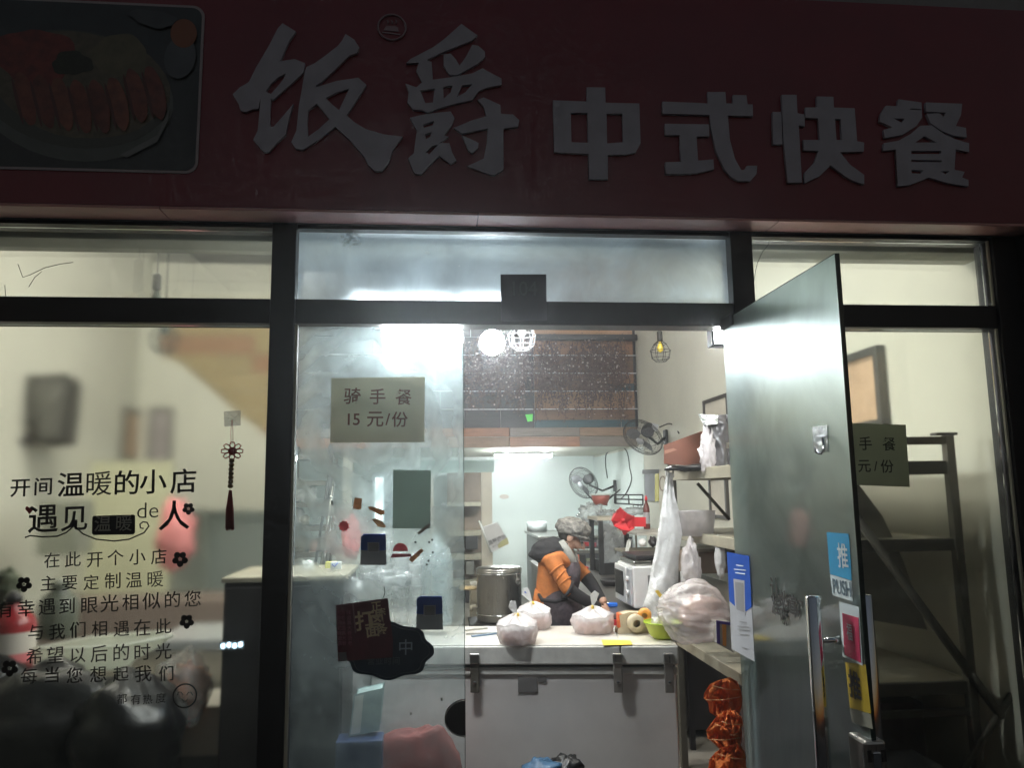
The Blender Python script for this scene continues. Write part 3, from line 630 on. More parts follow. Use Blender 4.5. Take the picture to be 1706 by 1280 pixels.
def pay_card(label, x0, y0, x1, y1, m_w):
    t = card('payment_card', label, 'sticker', [(x0+1, y0+3), (x1, y0+2), (x1+1, y1), (x0-1, y1)], m_w)
    w_ = x1-x0
    yb = y0+(y1-y0)*.52
    build('blue_top', MB().slab([A(a, b, YG-.001) for a, b in ((x0, yb), (x0, y0+5), (x0+5, y0), (x1-1, y0), (x1, yb), (x0+w_*.5, yb+2))], (0, .0007, 0)), m_blue, t)
    build('blank_square', MB().slab([A(a, b, YG-.002) for a, b in ((x0+w_*.27, y0+(y1-y0)*.27), (x0+w_*.74, y0+(y1-y0)*.27), (x0+w_*.74, y0+(y1-y0)*.60), (x0+w_*.27, y0+(y1-y0)*.60))], (0, .0007, 0)), m_card, t)
    build('blank_field', MB().slab([A(a, b, YG-.003) for a, b in ((x0+w_*.31, y0+(y1-y0)*.30), (x0+w_*.70, y0+(y1-y0)*.30), (x0+w_*.70, y0+(y1-y0)*.57), (x0+w_*.31, y0+(y1-y0)*.57))], (0, .0007, 0)), m_grey, t)
    for k in (.70, .76, .83): build('printed_line', MB().slab([A(a, b, YG-.002) for a, b in ((x0+w_*.2, y0+(y1-y0)*k), (x1-w_*.2, y0+(y1-y0)*k), (x1-w_*.2, y0+(y1-y0)*k+1), (x0+w_*.2, y0+(y1-y0)*k+1))], (0, .0006, 0)), m_grey, t)
pay_card('upper blue and grey payment sticker on the closed door, below the bread stickers', 601, 890, 643, 942, m_grey)
pay_card('lower blue and white payment sticker on the closed door, above the scalloped plaque', 694, 994, 737, 1050, tlm('card_dull', (.42, .43, .43), .5))
t = card('price_board', 'plain grey green rectangular board seen from behind on the closed door', 'board', [(655, 783), (718, 784), (717, 881), (654, 881)], tlm('board_back', (.50, .58, .53), .7))
build('corner_strip', MB().slab([A(a, b, YG-.003) for a, b in ((695, 888), (715, 872), (718, 876), (698, 892))], (0, .002, 0)), m_steel, t)

m_bread = tlm('bread_print', (.80, .50, .30), .6, .4, 60); m_rose = tlm('rose_print', (.85, .32, .34), .6, .3, 50)
def shape(name, label, pts, m, y=YG, cat='sticker', group=None):
    c = A(sum(p[0] for p in pts)/len(pts), sum(p[1] for p in pts)/len(pts), y)
    o = build(name, MB().slab([A(a, b, y) for a, b in pts], (0, .0008, 0)), m, None, c); return tag(o, label, cat, group)
G = 'little stickers on the closed door'
shape('bread_sticker', 'toast shaped brown sticker, topmost of the bread stickers on the door', [(591, 829), (603, 831), (602, 848), (597, 850), (588, 848), (589, 838)], m_bread, group=G)
shape('bread_sticker', 'long baguette sticker lying aslant on the closed door', [(613, 844), (619, 844), (640, 851), (641, 857), (634, 859), (615, 849)], m_bread, group=G)
shape('bread_sticker', 'oval light brown loaf sticker just under the baguette sticker', [(619, 866), (625, 864), (637, 869), (643, 877), (640, 880), (630, 878)], tlm('loaf_print', (.85, .62, .42), .6, .4, 50), group=G)
shape('flower_sticker', 'pinkish red star flower sticker left of the upper payment sticker', [(573+(10 if k % 2 else 7.5)*math.cos(math.pi*k/9), 877+(10 if k % 2 else 7.5)*math.sin(math.pi*k/9)) for k in range(18)], m_rose, group=G)
shape('bread_sticker', 'slanting orange brown stick sticker right of the red dome sticker', [(681, 932), (690, 924), (702, 914), (706, 918), (694, 931), (686, 938)], m_bread, group=G)
shape('dome_sticker', 'red dome shaped sticker on the closed door between the two cards', [(654, 919)]+[(667+13*math.cos(R(a)), 919+14*math.sin(R(a))) for a in range(180, 361, 20)], m_rose, group=G)
shape('dome_sticker', 'flat pink plate sticker just under the red dome sticker', [(654, 923), (684, 923), (686, 928), (650, 930)], tlm('pink_print', (.6, .25, .28), .6), group=G)
for k, (a, b) in enumerate(((692, 904), (715, 904), (720, 900), (721, 921), (714, 935), (711, 941))):
    shape('speck', 'black speck on the closed door glass right of the red dome', [(a+2*math.cos(q), b+2*math.sin(q)) for q in [math.pi*j/4 for j in range(8)]], m_black, group='black specks on the door glass', cat='speck')
# dark red poster and scalloped plaque
t = card('poster', 'dark red menu poster hanging crooked on the closed door', 'poster', [(559, 1009), (646, 997), (655, 1070), (654, 1096), (563, 1103)], mat('poster_dark', (.16, .025, .04), .45, nz=.4, nscale=14), y=.0090)
yq = .0080
gold = mat('poster_gold', (.75, .62, .38), .5); pk = mat('poster_pink', (.45, .16, .22), .5)
build('fold_line', MB().slab([A(a, b, yq) for a, b in ((587, 1007), (589, 1007), (594, 1055), (591, 1055))], (0, .0006, 0)), mat('poster_fold', (.30, .16, .18), .5), t)
ux = (A(646, 997, 0)-A(559, 1009, 0)).normalized()
for ch, px, py, s in (('打', 608, 1037, .075), ('卤', 628, 1032, .055), ('面', 621, 1052, .055), ('条', 636, 1050, .045), ('正', 627, 1012, .040), ('宗', 636, 1021, .030)): text('character', ch, A(px, py, yq), s, gold, t, u=ux, bold=.02, ext=.0002)
for k in range(7):
    for j, cx in enumerate((564, 571, 581)): text('small_character', '大骨汤老味道真'[(k+j*2) % 7], A(cx+k*.4, 1022+k*8.5, yq), .018, pk, t, u=ux, ext=.0002)
build('blank_square', MB().slab([A(a, b, yq) for a, b in ((564, 1088), (577, 1087), (578, 1102), (565, 1103))], (0, .0006, 0)), m_grey, t)
pts = []
for k in range(120):
    a = 2*math.pi*k/120; s = 1+.055*math.cos(8*a); pts.append((646+73*s*math.cos(a), 1088+44*s*math.sin(a)+(-6 if math.sin(a) < 0 else 0)))
pl = card('business_plaque', 'dark scalloped open for business plaque low on the closed door', 'plaque', pts, mat('plaque_navy', (.03, .055, .09), .3, nz=.5, nscale=5), y=.0170, th=.0014)
build('rim', MB().tube([A(646+(a-646)*.90, 1087+(b-1087)*.90, .0162) for a, b in pts+[pts[0]]], .0012, 5, False), mat('plaque_line', (.10, .13, .16), .4), pl)
text('character', '中', A(676, 1081, .0158), .060, mat('plaque_text', (.40, .48, .55), .4), pl, ext=.0003, bold=.005)
for k, ch in enumerate('营业时间'): text('character', ch, A(618+k*14, 1103, .0158), .030, mat('plaque_text_dim', (.15, .18, .2), .4), pl, ext=.0003)
build('chain', MB().tube([A(639, 996, .015), A(641, 988, .014), A(640, 978, .014)], .0018, 6), m_black, pl)
# small crumbs of tape on the door glass
for k, (a, b, r0) in enumerate(((553, 838, 4), (511, 723, 2.5), (684, 1190, 2.5), (735, 1166, 3))):
    shape('tape_scrap', ['white curled tape scrap left of the toast sticker', 'white dot of tape below the left corner of the price notice', 'white dot of tape low on the door between the plaque and the lock plate', 'white tape scrap just above the round lock plate'][k], [(a+r0*.6*math.cos(q)+(.3*k), b+r0*math.sin(q)) for q in [math.pi*j/3.5+.3*k for j in range(7)]], m_foam, group='white tape scraps on the door glass', cat='tape scrap')

# ================================================================== WINDOW LETTERING
YW = .0275
wl = thing('window_lettering', 'black Chinese verse lettering with flowers on the left window', 'lettering', A(180, 990, YW))
def wchar(ch, px, py, hpx, bold=0.0, sx=1.0, m=m_decal, dy=0.0, rise=0.0):
    p = A(px, py, YW-dy); s = (A(px, py-hpx/2, YW)-A(px, py+hpx/2, YW)).length/.92
    return text('character', ch, p, s, m, wl, u=(1, 0, rise), bold=bold, ext=.0003, sx=sx)
def wline(s, x0, y0, x1, y1, h, bold):
    n = len(s)
    for i, ch in enumerate(s):
        t = i/(n-1); wchar(ch, x0+(x1-x0)*t+rnd.uniform(-1, 1), y0+(y1-y0)*t+rnd.uniform(-1, 1), h*rnd.uniform(.94, 1.05), 0.0 if ch in '暖每' else bold, rise=.05)
for ch, px, py, h in (('开', 34, 815, 30), ('间', 72, 813, 29), ('温', 118, 811, 40), ('暖', 164, 809, 40), ('的', 211, 808, 40), ('小', 255, 806, 40), ('店', 306, 805, 40)): wchar(ch, px, py, h, .002 if ch == '暖' else .012, 1.03, rise=.03)
for ch, px, py, h in (('遇', 72, 868, 46), ('见', 124, 867, 42), ('人', 290, 863, 48)): wchar(ch, px, py, h, .012, 1.0, rise=.03)
text('latin', 'de', A(246, 852, YW), .085, m_decal, wl, u=(1, 0, .03), bold=-.008, ext=.0003)
build('caption_box', MB().slab([A(a, b, YW) for a, b in ((154, 862), (156, 860), (222, 858), (225, 860), (225, 888), (222, 891), (156, 892), (153, 889))], (0, .0008, 0)), m_decal, wl)
m_rev = mat('reversed_letter', (.50, .51, .42), .7)
wchar('温', 171, 875, 26, .008, 1.0, m_rev, .0014); wchar('暖', 206, 874, 26, .0, 1.0, m_rev, .0014)
def wstroke(pts, wd=.0035, nm='stroke', m=m_decal): return build(nm, MB().tube([A(a, b, YW) for a, b in pts], wd, 6), m, wl)
wstroke([(42, 896), (50, 893), (70, 895), (95, 894), (110, 888), (124, 876)], .0028, 'swash')
wstroke([(124, 876), (138, 890), (160, 899), (190, 902), (215, 899), (240, 888), (248, 877), (245, 871), (238, 870), (233, 874), (234, 880), (239, 881)], .0028, 'swash')
wline('在此开个小店', 86, 936, 264, 930, 25, .004); wline('主要定制温暖', 81, 975, 259, 968, 26, .004)
wline('有幸遇到眼光相似的您', 8, 1018, 322, 1001, 28, .004); wline('与我们相遇在此', 60, 1056, 273, 1046, 27, .004)
wline('希望以后的时光', 57, 1097, 273, 1087, 27, .004); wline('每当您想起我们', 49, 1129, 277, 1124, 26, .004); wline('都有热度', 204, 1167, 268, 1166, 17, 0.0)
def flower(px, py, r0):
    mb = MB()
    c = A(px, py, YW)
    for k in range(5):
        a = 2*math.pi*k/5+.3; q = A(px+r0*.62*math.cos(a), py+r0*.62*math.sin(a), YW); rr = (A(px+r0*.42, py, YW)-c).length
        mb.slab([q+Vector((rr*math.cos(b), -.0002*k, rr*math.sin(b))) for b in [2*math.pi*j/12 for j in range(12)]], (0, .0008, 0))
    f_ = build('flower', mb, m_decal, wl)
    rr = (A(px+r0*.20, py, YW)-c).length
    build('flower_centre', MB().slab([c+Vector((rr*math.cos(b), -.0022, rr*math.sin(b))) for b in [2*math.pi*j/12 for j in range(12)]], (0, .0008, 0)), m_rev, f_)
for a, b, r0 in ((300, 932, 13), (40, 974, 13), (311, 1036, 12), (16, 1114, 14), (314, 848, 10)): flower(a, b, r0)
hp = [(0, 6), (-7, -2), (-6, -6), (-3, -7), (0, -4), (3, -7), (6, -6), (7, -2)]
build('heart', MB().slab([A(49+a, 851+b, YW) for a, b in hp], (0, .0008, 0)), mat('vinyl_red', (.35, .04, .04), .5), wl)
sm = build('smiley', MB().ring(A(308, 1160, YW), .041, .0026, (0, 1, 0), 40, 6), m_decal, wl)
for cx in (300, 316): build('eye', MB().tube([A(cx-5, 1159, YW), A(cx-2, 1154, YW), A(cx+2, 1154, YW), A(cx+5, 1159, YW)], .0015, 5), m_decal, sm)
build('mouth', MB().tube([A(303, 1165, YW), A(306, 1169, YW), A(310, 1169, YW), A(313, 1165, YW)], .0015, 5), m_decal, sm)

# red knot ornament
YK = .012; m_knot = mat('knot_red', (.40, .05, .04), .8, nz=.3, nscale=50); m_bead = mat('bronze_bead', (.26, .18, .09), .35, .6)
kn = thing('knot_ornament', 'red Chinese knot with bronze beads and tassel hanging on the left window', 'ornament', A(386, 700, YK))
build('hook_pad', MB().slab([A(a, b, .026) for a, b in ((373, 686), (401, 684), (401, 709), (374, 711))], (0, -.002, 0)), film('pad2', (.75, .77, .75), .35, .1), kn)
build('hook', MB().tube([A(381, 699, .020), A(391, 699, .018)], .0015, 6), m_steel, kn)
build('cord', MB().tube([A(386, 700, .016), A(384.5, 718, YK), A(385, 741, YK), A(388, 741, YK), A(388, 718, YK), A(387, 700, .016)], .0010, 5), m_knot, kn)
kb = MB()
for k in range(8):
    a0 = 2*math.pi*k/8; c0 = A(387, 752, YK)
    kb.tube([c0+Vector((.040*math.cos(a0+d)*s, -.003*s, .034*math.sin(a0+d)*s)) for d, s in ((-.25, .2), (-.36, .7), (-.15, 1.0), (.15, 1.0), (.36, .7), (.25, .2))], .0024, 6)
kb.blob(A(387, 752, YK), (.016, .01, .016), 3, .2, seg=10, rings=6)
build('knot', kb, m_knot, kn)
for k in range(7):
    build('bead', MB().blob(A(386-k*.35, 768+k*7.0, YK), (.0105, .010, .0095), k, .12, seg=12, rings=8), m_bead, kn)
tm = MB()
for k in range(60):
    a0 = rnd.uniform(0, 6.28); r0 = rnd.uniform(0, 1)**.5
    tm.tube([A(384, 817, YK)+Vector((.005*r0*math.cos(a0), .005*r0*math.sin(a0), 0)), A(383, 850, YK)+Vector((.015*r0*math.cos(a0), .012*r0*math.sin(a0), 0)), A(383, 882+rnd.uniform(-2, 3), YK)+Vector((.017*r0*math.cos(a0), .014*r0*math.sin(a0), 0))], .0010, 4)
build('tassel', tm, m_knot, kn)

# ================================================================== LAMPS
e_cool = emit('lamp_cool', (.92, .97, 1.0), 170); e_tube = emit('tube_light', (.93, .98, 1.0), 230); e_warm = emit('lamp_warm', (1.0, .86, .60), 7)
e_panel = emit('panel_light', (.94, .98, 1.0), 150); e_kit = emit('kitchen_tube', (.92, 1.0, .99), 150)
# pendants: prototype local frame, origin at the top of the socket, z up
def pendant_proto(lamp_m, label, cord=1.2):
    t = thing('pendant_lamp', label, 'pendant lamp', (0, 0, 0), 'pendant lamps hanging in the shop')
    build('cord', MB().tube([(0, 0, .0), (0, 0, cord)], .004, 6), m_black, t)
    build('socket', MB().lathe([(0, .02), (.012, .02), (.024, .01), (.024, -.075), (.020, -.08), (0, -.08)], (0, 0, 0), 18), m_black, t)
    build('bulb', MB().lathe([(0, -.08), (.013, -.08), (.015, -.095), (.030, -.13), (.027, -.16), (0, -.175)], (0, 0, 0), 16), lamp_m, t)
    c = MB()
    prof = [(.024, -.075), (.055, -.10), (.090, -.16), (.078, -.225), (.045, -.255)]
    for k in range(8):
        a = 2*math.pi*k/8; c.tube([(r*math.cos(a), r*math.sin(a), z) for r, z in prof], .0028, 5)
    for r, z in prof[1:]: c.ring((0, 0, z), r, .0028, (0, 0, 1), 24, 5)
    build('cage', c, m_black, t); return t
top_of = lambda px, py, Y: A(px, py, Y)
p1 = pendant_proto(mat('amber_bulb', (.75, .55, .04), .15, spec=.8), 'pendant lamp with an open wire cage and amber bulb before the right wall', ZC-2.62)
Yp = 3.5; p1.location = A(1099, 555, Yp)
m_pcw = mat('pale_cage_wire', (.40, .41, .41), .4)
mat('white_wire', (.75, .76, .76), .4)
p2 = dup(p1, A(869, 519, 1.9), label='pendant lamp with a pale wire cage right beside the glaring bulb')
for c in p2.children:
    if c.name.startswith('cage'): c.data = c.data.copy(); c.data.materials[0] = m_pcw
    if c.name.startswith('bulb'): c.data = c.data.copy(); c.data.materials[0] = mat('clear_grey_bulb', (.30, .31, .30), .15)
p3 = dup(p1, A(262, 462, 1.6), label='blurred pendant lamp whose dark socket shows in the top left pane')
p4 = dup(p1, A(276, 520, 2.6), label='blurred pendant lamp with a dark cage below the bar of the left window')
for q_ in (p3, p4):
    for c in q_.children:
        if c.name.startswith('bulb'): c.data = c.data.copy(); c.data.materials[0] = mat('dim_teal_bulb', (.07, .10, .09), .2)
for c in p3.children:
    if c.name.startswith('cage'): c.scale = (.3, .3, .3); c.location.z = -.05
for c in p4.children:
    if c.name.startswith('cage'): c.data = c.data.copy(); c.scale = (1.15, 1.15, 1.15); c.data.materials[0] = mat('dark_teal_cage', (.03, .05, .05), .5)
# bare glaring bulb
YG_ = 1.5
gb = thing('bulb_lamp', 'bare round glaring bulb hanging just right of the closed door edge', 'bulb lamp', A(820, 571, YG_))
build('cord', MB().tube([A(820, 545, YG_), Vector((A(820, 545, YG_).x, YG_, ZC))], .004, 6), m_black, gb)
build('socket', MB().cyl(A(820, 556, YG_), A(820, 543, YG_), .018), m_white, gb)
gc = A(820, 571, YG_); build('bulb', MB().blob(gc, (.075, .075, .075), 0, 0, seg=20, rings=12), e_cool, gb)
# tube fitting seen through the closed door
tc_ = A(704, 564, .20)
tl = thing('tube_lamp', 'white twin tube lamp glaring through the smeared closed door', 'tube lamp', tc_)
build('body', MB().box(tc_+Vector((0, 0, .035)), (.34, .07, .02)), m_white, tl, bevel=.004)
for dy in (-.020, .020): build('tube', MB().tube([tc_+Vector((-.16, dy, .0)), tc_+Vector((.16, dy, .0))], .014, 12), e_tube, tl)
for dx in (-.14, .14): build('hanger', MB().tube([tc_+Vector((dx, 0, .06)), tc_+Vector((dx, 0, ZC-tc_.z))], .003, 5), m_black, tl)
# added tube, hidden behind the cross bar to brighten the top light
ta_, tb_ = A(590, 515, .46), A(880, 517, .46); tm_ = (ta_+tb_)/2
tl_added = thing('tube_lamp', 'added unseen tube light behind the cross bar, brightening the dusty top pane', 'tube lamp', tm_)
build('body', MB().box(tm_+Vector((0, 0, .03)), ((tb_-ta_).length, .05, .02)), m_white, tl_added); build('tube', MB().tube([ta_, tb_], .013, 12), emit('slim_tube', (.88, .96, 1.0), 95), tl_added)
for dx in (-.25, .25): build('hanger', MB().tube([tm_+Vector((dx, 0, .04)), tm_+Vector((dx, 0, ZC-tm_.z))], .003, 5), m_black, tl_added)
# black framed panel lamp by the hinge side
pa = A(1190, 562, .25)
pl_ = thing('panel_lamp', 'bright panel lamp in a black frame hanging behind the hinge of the open door', 'panel lamp', pa)
X0, X1_ = A(1187, 560, .25).x, A(1187, 560, .25).x+.33
zc = A(1200, 560, .25).z
build('panel', MB().box(((X0+X1_)/2, .25, zc), (X1_-X0, .05, .075)), e_panel, pl_)
fr_ = MB()
for z in (zc-.044, zc+.044): fr_.box(((X0+X1_)/2, .25, z), (X1_-X0+.03, .06, .010))
for x in (X0-.008, X1_+.008): fr_.box((x, .25, zc), (.012, .06, .098))
build('frame', fr_, m_black, pl_); build('hanger', MB().tube([(X0+.15, .25, zc+.05), (X0+.15, .25, ZC)], .004, 5), m_black, pl_)
# kitchen ceiling tube
kt = A(872, 758, 7.4); kz = zf0-.01
kl = thing('tube_lamp', 'glaring fluorescent lamp under the loft in the kitchen', 'tube lamp', (kt.x, 7.4, kz))
build('body', MB().box((kt.x, 7.4, kz-.02), (.80, .14, .04)), m_white, kl, bevel=.004)
for dy in (-.04, .04): build('tube', MB().tube([(kt.x-.38, 7.4+dy, kz-.062), (kt.x+.38, 7.4+dy, kz-.062)], .018, 12), e_kit, kl)
# added tubes out of view under the high ceiling, brightening the shop walls
for k, (x, y, lab) in enumerate(((-2.1, 2.6, 'high ceiling tube lamp over the left side of the shop, added out of view for its light'), (1.0, 1.5, 'high ceiling tube lamp over the right side of the shop, added out of view for its light'))):
    t = thing('tube_lamp', lab, 'tube lamp', (x, y, 3.9))
    build('body', MB().box((x, y, 3.9), (1.2, .12, .04)), m_white, t); build('tube', MB().tube([(x-.57, y, 3.865), (x+.57, y, 3.865)], .018, 12), e_warm if k == 0 else emit('tube_soft', (1.0, .96, .86), 400), t)
    build('hanger', MB().tube([(x, y, 3.92), (x, y, ZC)], .004, 5), m_black, t)
for c in [o for o in bpy.data.objects if o.name.startswith('tube') and o.parent and o.parent.get('label', '').startswith('high ceiling tube lamp over the left')]: c.data.materials[0] = emit('tube_soft', (1.0, .96, .86), 400)
# ceiling roses
for (px, py, lab) in ((375, 414, 'small dark round fitting blurred in the top left pane'), (1093, 428, 'small round fitting blurred in the top middle pane')):
    c = A(px, py, 3.6); o = build('ceiling_fitting', MB().lathe([(0, -.03), (.07, -.03), (.09, -.01), (.09, .01), (0, .01)], c, 20), m_dcab, None, c); tag(o, lab, 'ceiling fitting')
    build('drop_rod', MB().tube([c, (c.x, c.y, ZC)], .003, 4), m_ceil, o)

# ================================================================== FANS
def fan_proto(label):
    """wall fan; head axis +Z (blows along +Z), centre of the grille at the origin; bracket behind"""
    t = thing('wall_fan', label, 'wall fan', (0, 0, 0), 'black wall fans')
    g = MB()
    for r, z in ((.225, 0), (.222, .02), (.17, .055), (.11, .068), (.222, -.02), (.16, -.055)): g.ring((0, 0, z), r, .0035 if r > .2 else .002, (0, 0, 1), 40, 5)
    for k in range(44):
        a = 2*math.pi*k/44; ca, sa = math.cos(a), math.sin(a)
        g.tube([(ca*.05, sa*.05, .072), (ca*.13, sa*.13, .066), (ca*.19, sa*.19, .045), (ca*.225, sa*.225, .0), (ca*.19, sa*.19, -.045), (ca*.07, sa*.07, -.065)], .0013, 4, False)
    build('grille', g, m_black, t)
    build('badge', MB().lathe([(0, .078), (.035, .078), (.045, .068), (0, .066)], (0, 0, 0), 24), mat('fan_badge', (.35, .36, .38), .3), t)
    for k in range(3):
        b = MB(); a0 = 2*math.pi*k/3+.4; vs = []
        for i in range(8):
            r = .04+.155*i/7; wv = .5*math.sin(math.pi*min(1, .25+i/8.5))+.12
            for j in (-1, 0, 1):
                a = a0+j*wv+.25*i/7; vs.append((r*math.cos(a), r*math.sin(a), j*.018*(1-.2*i/7)))
        fs = []
        for i in range(7):
            for j in range(2): q = i*3+j; fs.append((q, q+1, q+4, q+3))
        n = len(vs); vs2 = vs+[(x, y, z-.003) for x, y, z in vs]; fs2 = fs+[tuple(reversed([i+n for i in f])) for f in fs]
        b.add(vs2, fs2, True); build('blade', b, mat('smoky_blade', (.13, .13, .14), .3), t)
    build('motor', MB().lathe([(0, -.20), (.04, -.20), (.060, -.185), (.068, -.12), (.062, -.07), (.03, -.055), (0, -.055)], (0, 0, 0), 24), m_black, t)
    return t
def orient(n, upv=(0, 0, 1)):
    n = Vector(n).normalized(); x = Vector(upv).cross(n).normalized(); y = n.cross(x); return Matrix((x, y, n)).transposed()
def bracket(fan, wallpt, n):
    c = fan.location; back = c - Vector(n).normalized()*.15; wp = Vector(wallpt)
    mbk = MB().tube([back, back+Vector((0, 0, -.09)), (wp+back)/2+Vector((0, 0, -.12)), wp], [.018, .016, .014, .018], 10)
    build('bracket', mbk, m_black, fan); build('wall_plate', MB().box(wp, (.03, .10, .16)), m_black, fan, bevel=.01)
n1 = (-.60, -.48, -.64)
f1 = fan_proto('upper black wall fan tilted down, mounted under the loft edge'); P1 = A(1071, 729, 5.0)
f1.location = P1; f1.rotation_euler = orient(n1).to_euler(); f1.scale = (1, 1, 1)
f2 = dup(f1, A(972, 805, 7.6), orient((-.72, -.62, -.42)), 'lower black wall fan over the kitchen counter behind the worker')
f2.scale = (1.02,)*3
bracket(f1, (XR-.02, 5.25, A(1120, 728, 5.2).z), n1)
bracket(f2, (XR-.03, 7.75, A(1010, 810, 7.8).z), (-.72, -.62, -.42))
wsp = thing('wall_speaker', 'dark slanting box shaped speaker blurred high on the left wall', 'speaker', A(84, 690, 3.9))
mS = mat('speaker_black', (.035, .035, .03), .6, nz=.4, nscale=8)
build('cabinet', MB().slab([A(a, b, 3.8) for a, b in ((50, 630), (112, 626), (118, 640), (108, 735), (66, 738), (52, 700))], (-.05, .28, 0)), mS, wsp, bevel=.02)
build('grille', MB().slab([A(a, b, 3.795) for a, b in ((56, 638), (106, 633), (100, 726), (70, 729), (58, 698))], (0, -.012, 0)), mat('speaker_grey', (.08, .08, .07), .7), wsp, bevel=.01)
build('streak', MB().tube([A(60, 700, 3.77), A(102, 645, 3.77)], .012, 6), mat('speaker_streak', (.16, .16, .14), .5), wsp)
build('bracket', MB().tube([A(80, 700, 4.05), Vector((XL+.01, 4.3, A(80, 700, 4.3).z))], .03, 8), m_black, wsp)
# badge label and cables
lbl = MB().slab([A(1087, 705, 4.86), A(1098, 708, 4.86), A(1095, 719, 4.86), A(1085, 716, 4.86)], (0, .002, 0)); build('rating_label', lbl, m_card, f1)
def cable(label, pts, r=.006, m=m_black, nm='cable'):
    q = []
    for i in range(len(pts)-1):
        p0, p1_, p2_, p3_ = pts[max(i-1, 0)], pts[i], pts[i+1], pts[min(i+2, len(pts)-1)]
        for k in range(5):
            t = k/5; q.append(.5*((2*p1_)+(-p0+p2_)*t+(2*p0-5*p1_+4*p2_-p3_)*t*t+(-p0+3*p1_-3*p2_+p3_)*t**3))
    q.append(pts[-1]); o = build(nm, MB().tube(q, r, 6), m, None, pts[0]); return tag(o, label, nm)
W_ = XR-.02
cable('thin dark cable looping from the upper wall fan to the wall', [A(1099, 712, 4.8), A(1115, 706, 5.0), A(1124, 712, 5.1), AX(1131, 722, W_)], .007)
cable('long dark cable curving down the teal tiled wall', [AX(1012, 752, W_), AX(1030, 745, W_), AX(1044, 752, W_), AX(1049, 780, W_), AX(1052, 800, W_), AX(1043, 822, W_), AX(1034, 832, W_)], .006)
cable('short black cable and plug hanging above the lower wall fan', [AX(1018, 751, W_), AX(1010, 757, W_), AX(1009, 775, W_), AX(1012, 797, W_)], .008)
cable('dark shelf board under the blurred speaker on the left wall', [A(8, 735, 3.85), A(60, 733, 3.85), A(120, 725, 3.85)], .045, m_dcab, 'wall_shelf')['category'] = 'wall shelf'

# pictures
def picture(label, a, b, zt, zb, m_f, m_p, X=None, Y=None, th=.03, fr=.03):
    """framed picture on a side wall: a, b = y range"""
    s = 1 if X < 0 else -1; x0 = X; x1 = X+s*th
    t = thing('framed_picture', label, 'framed picture', (x0, (a+b)/2, zb))
    f_ = MB()
    for z in (zt-fr/2, zb+fr/2): f_.box(((x0+x1)/2, (a+b)/2, z), (th, abs(b-a), fr))
    for y in (a+fr/2, b-fr/2): f_.box(((x0+x1)/2, y, (zt+zb)/2), (th, fr, zt-zb-2*fr))
    build('frame', f_, m_f, t); build('print', MB().box((x0+s*th*.35, (a+b)/2, (zt+zb)/2), (th*.3, abs(b-a)-2*fr, zt-zb-2*fr)), m_p, t); return t
m_fr = mat('dark_frame', (.05, .045, .04), .5); m_frg = mat('grey_frame', (.16, .16, .14), .5)
m_pr1 = mat('peach_print', (.55, .38, .25), .7, nz=.3, nscale=4); m_pr2 = mat('lilac_print', (.42, .38, .38), .7, nz=.2, nscale=4); m_pr3 = mat('pale_print', (.60, .56, .48), .7, nz=.2, nscale=5)
ya, yb_ = AX(205, 730, XL+.03).y, AX(243, 730, XL+.03).y
picture('blurred picture with a peach print on the left wall', ya, yb_, AX(225, 682, XL+.03).z, AX(225, 772, XL+.03).z, m_frg, m_pr1, XL+.001, th=.04, fr=.06)
t = thing('framed_picture', 'blurred picture with a greyish lilac print on the plaster under the loft stair', 'framed picture', A(266, 780, 6.28))
pa_, pb_ = A(250, 679, 6.27), A(284, 781, 6.27)
for x0_, z0_, x1_, z1_ in ((pa_.x, pb_.z, pb_.x, pb_.z+.05), (pa_.x, pa_.z-.05, pb_.x, pa_.z), (pa_.x, pb_.z+.05, pa_.x+.04, pa_.z-.05), (pb_.x-.04, pb_.z+.05, pb_.x, pa_.z-.05)): build('frame', MB().bb((x0_, 6.26, z0_), (x1_, 6.298, z1_)), m_frg, t)
build('print', MB().bb((pa_.x+.04, 6.28, pb_.z+.05), (pb_.x-.04, 6.296, pa_.z-.05)), m_pr2, t)
WX = XR-.03
ya, yb_ = AX(1474, 640, WX).y, AX(1408, 640, WX).y-.3
picture('large framed picture with a pinkish print behind the open door edge', AX(1470, 640, WX).y, AX(1330, 640, WX).y, AX(1462, 576, WX).z, AX(1470, 712, WX).z, mat('black_frame', (.04, .04, .038), .5), m_pr1, XR-.001, th=.05, fr=.045)
picture('small framed picture above the dark pack on the right wall', AX(1212, 690, WX).y, AX(1171, 690, WX).y, AX(1172, 668, WX).z, AX(1172, 712, WX).z, m_fr, m_pr3, XR-.001, fr=.03)
picture('lower framed picture seen between the rack shelves on the right wall', AX(1210, 840, WX).y, AX(1181, 840, WX).y, AX(1182, 795, WX).z, AX(1182, 863, WX).z, m_fr, m_pr3, XR-.001, fr=.03)

# ================================================================== KITCHEN BACKGROUND
def slabY(name, pts, y, th, m, parent=None, **k): return build(name, MB().slab([A(a, b, y) for a, b in pts], (0, th, 0)), m, parent, **k)
# partition on the left of the kitchen with doorway
dw = thing('kitchen_doorway', 'pale teal doorway frame at the left of the kitchen', 'doorway', A(800, 1000, 7.2))
build('header', MB().bb(A(700, 768, 7.2), A(823, 787, 7.2)+Vector((0, .12, 0))), mat('teal_header', (.42, .60, .56), .4), dw)
build('post', MB().bb(A(802, 787, 7.2), A(822, 1040, 7.2)+Vector((0, .12, 0))), mat('cream_post', (.68, .64, .54), .6, nz=.1), dw)
build('post', MB().bb(A(715, 787, 7.2), A(722, 1040, 7.2)+Vector((0, .12, 0))), mat('cream_post', (.6, .6, .5), .6), dw)
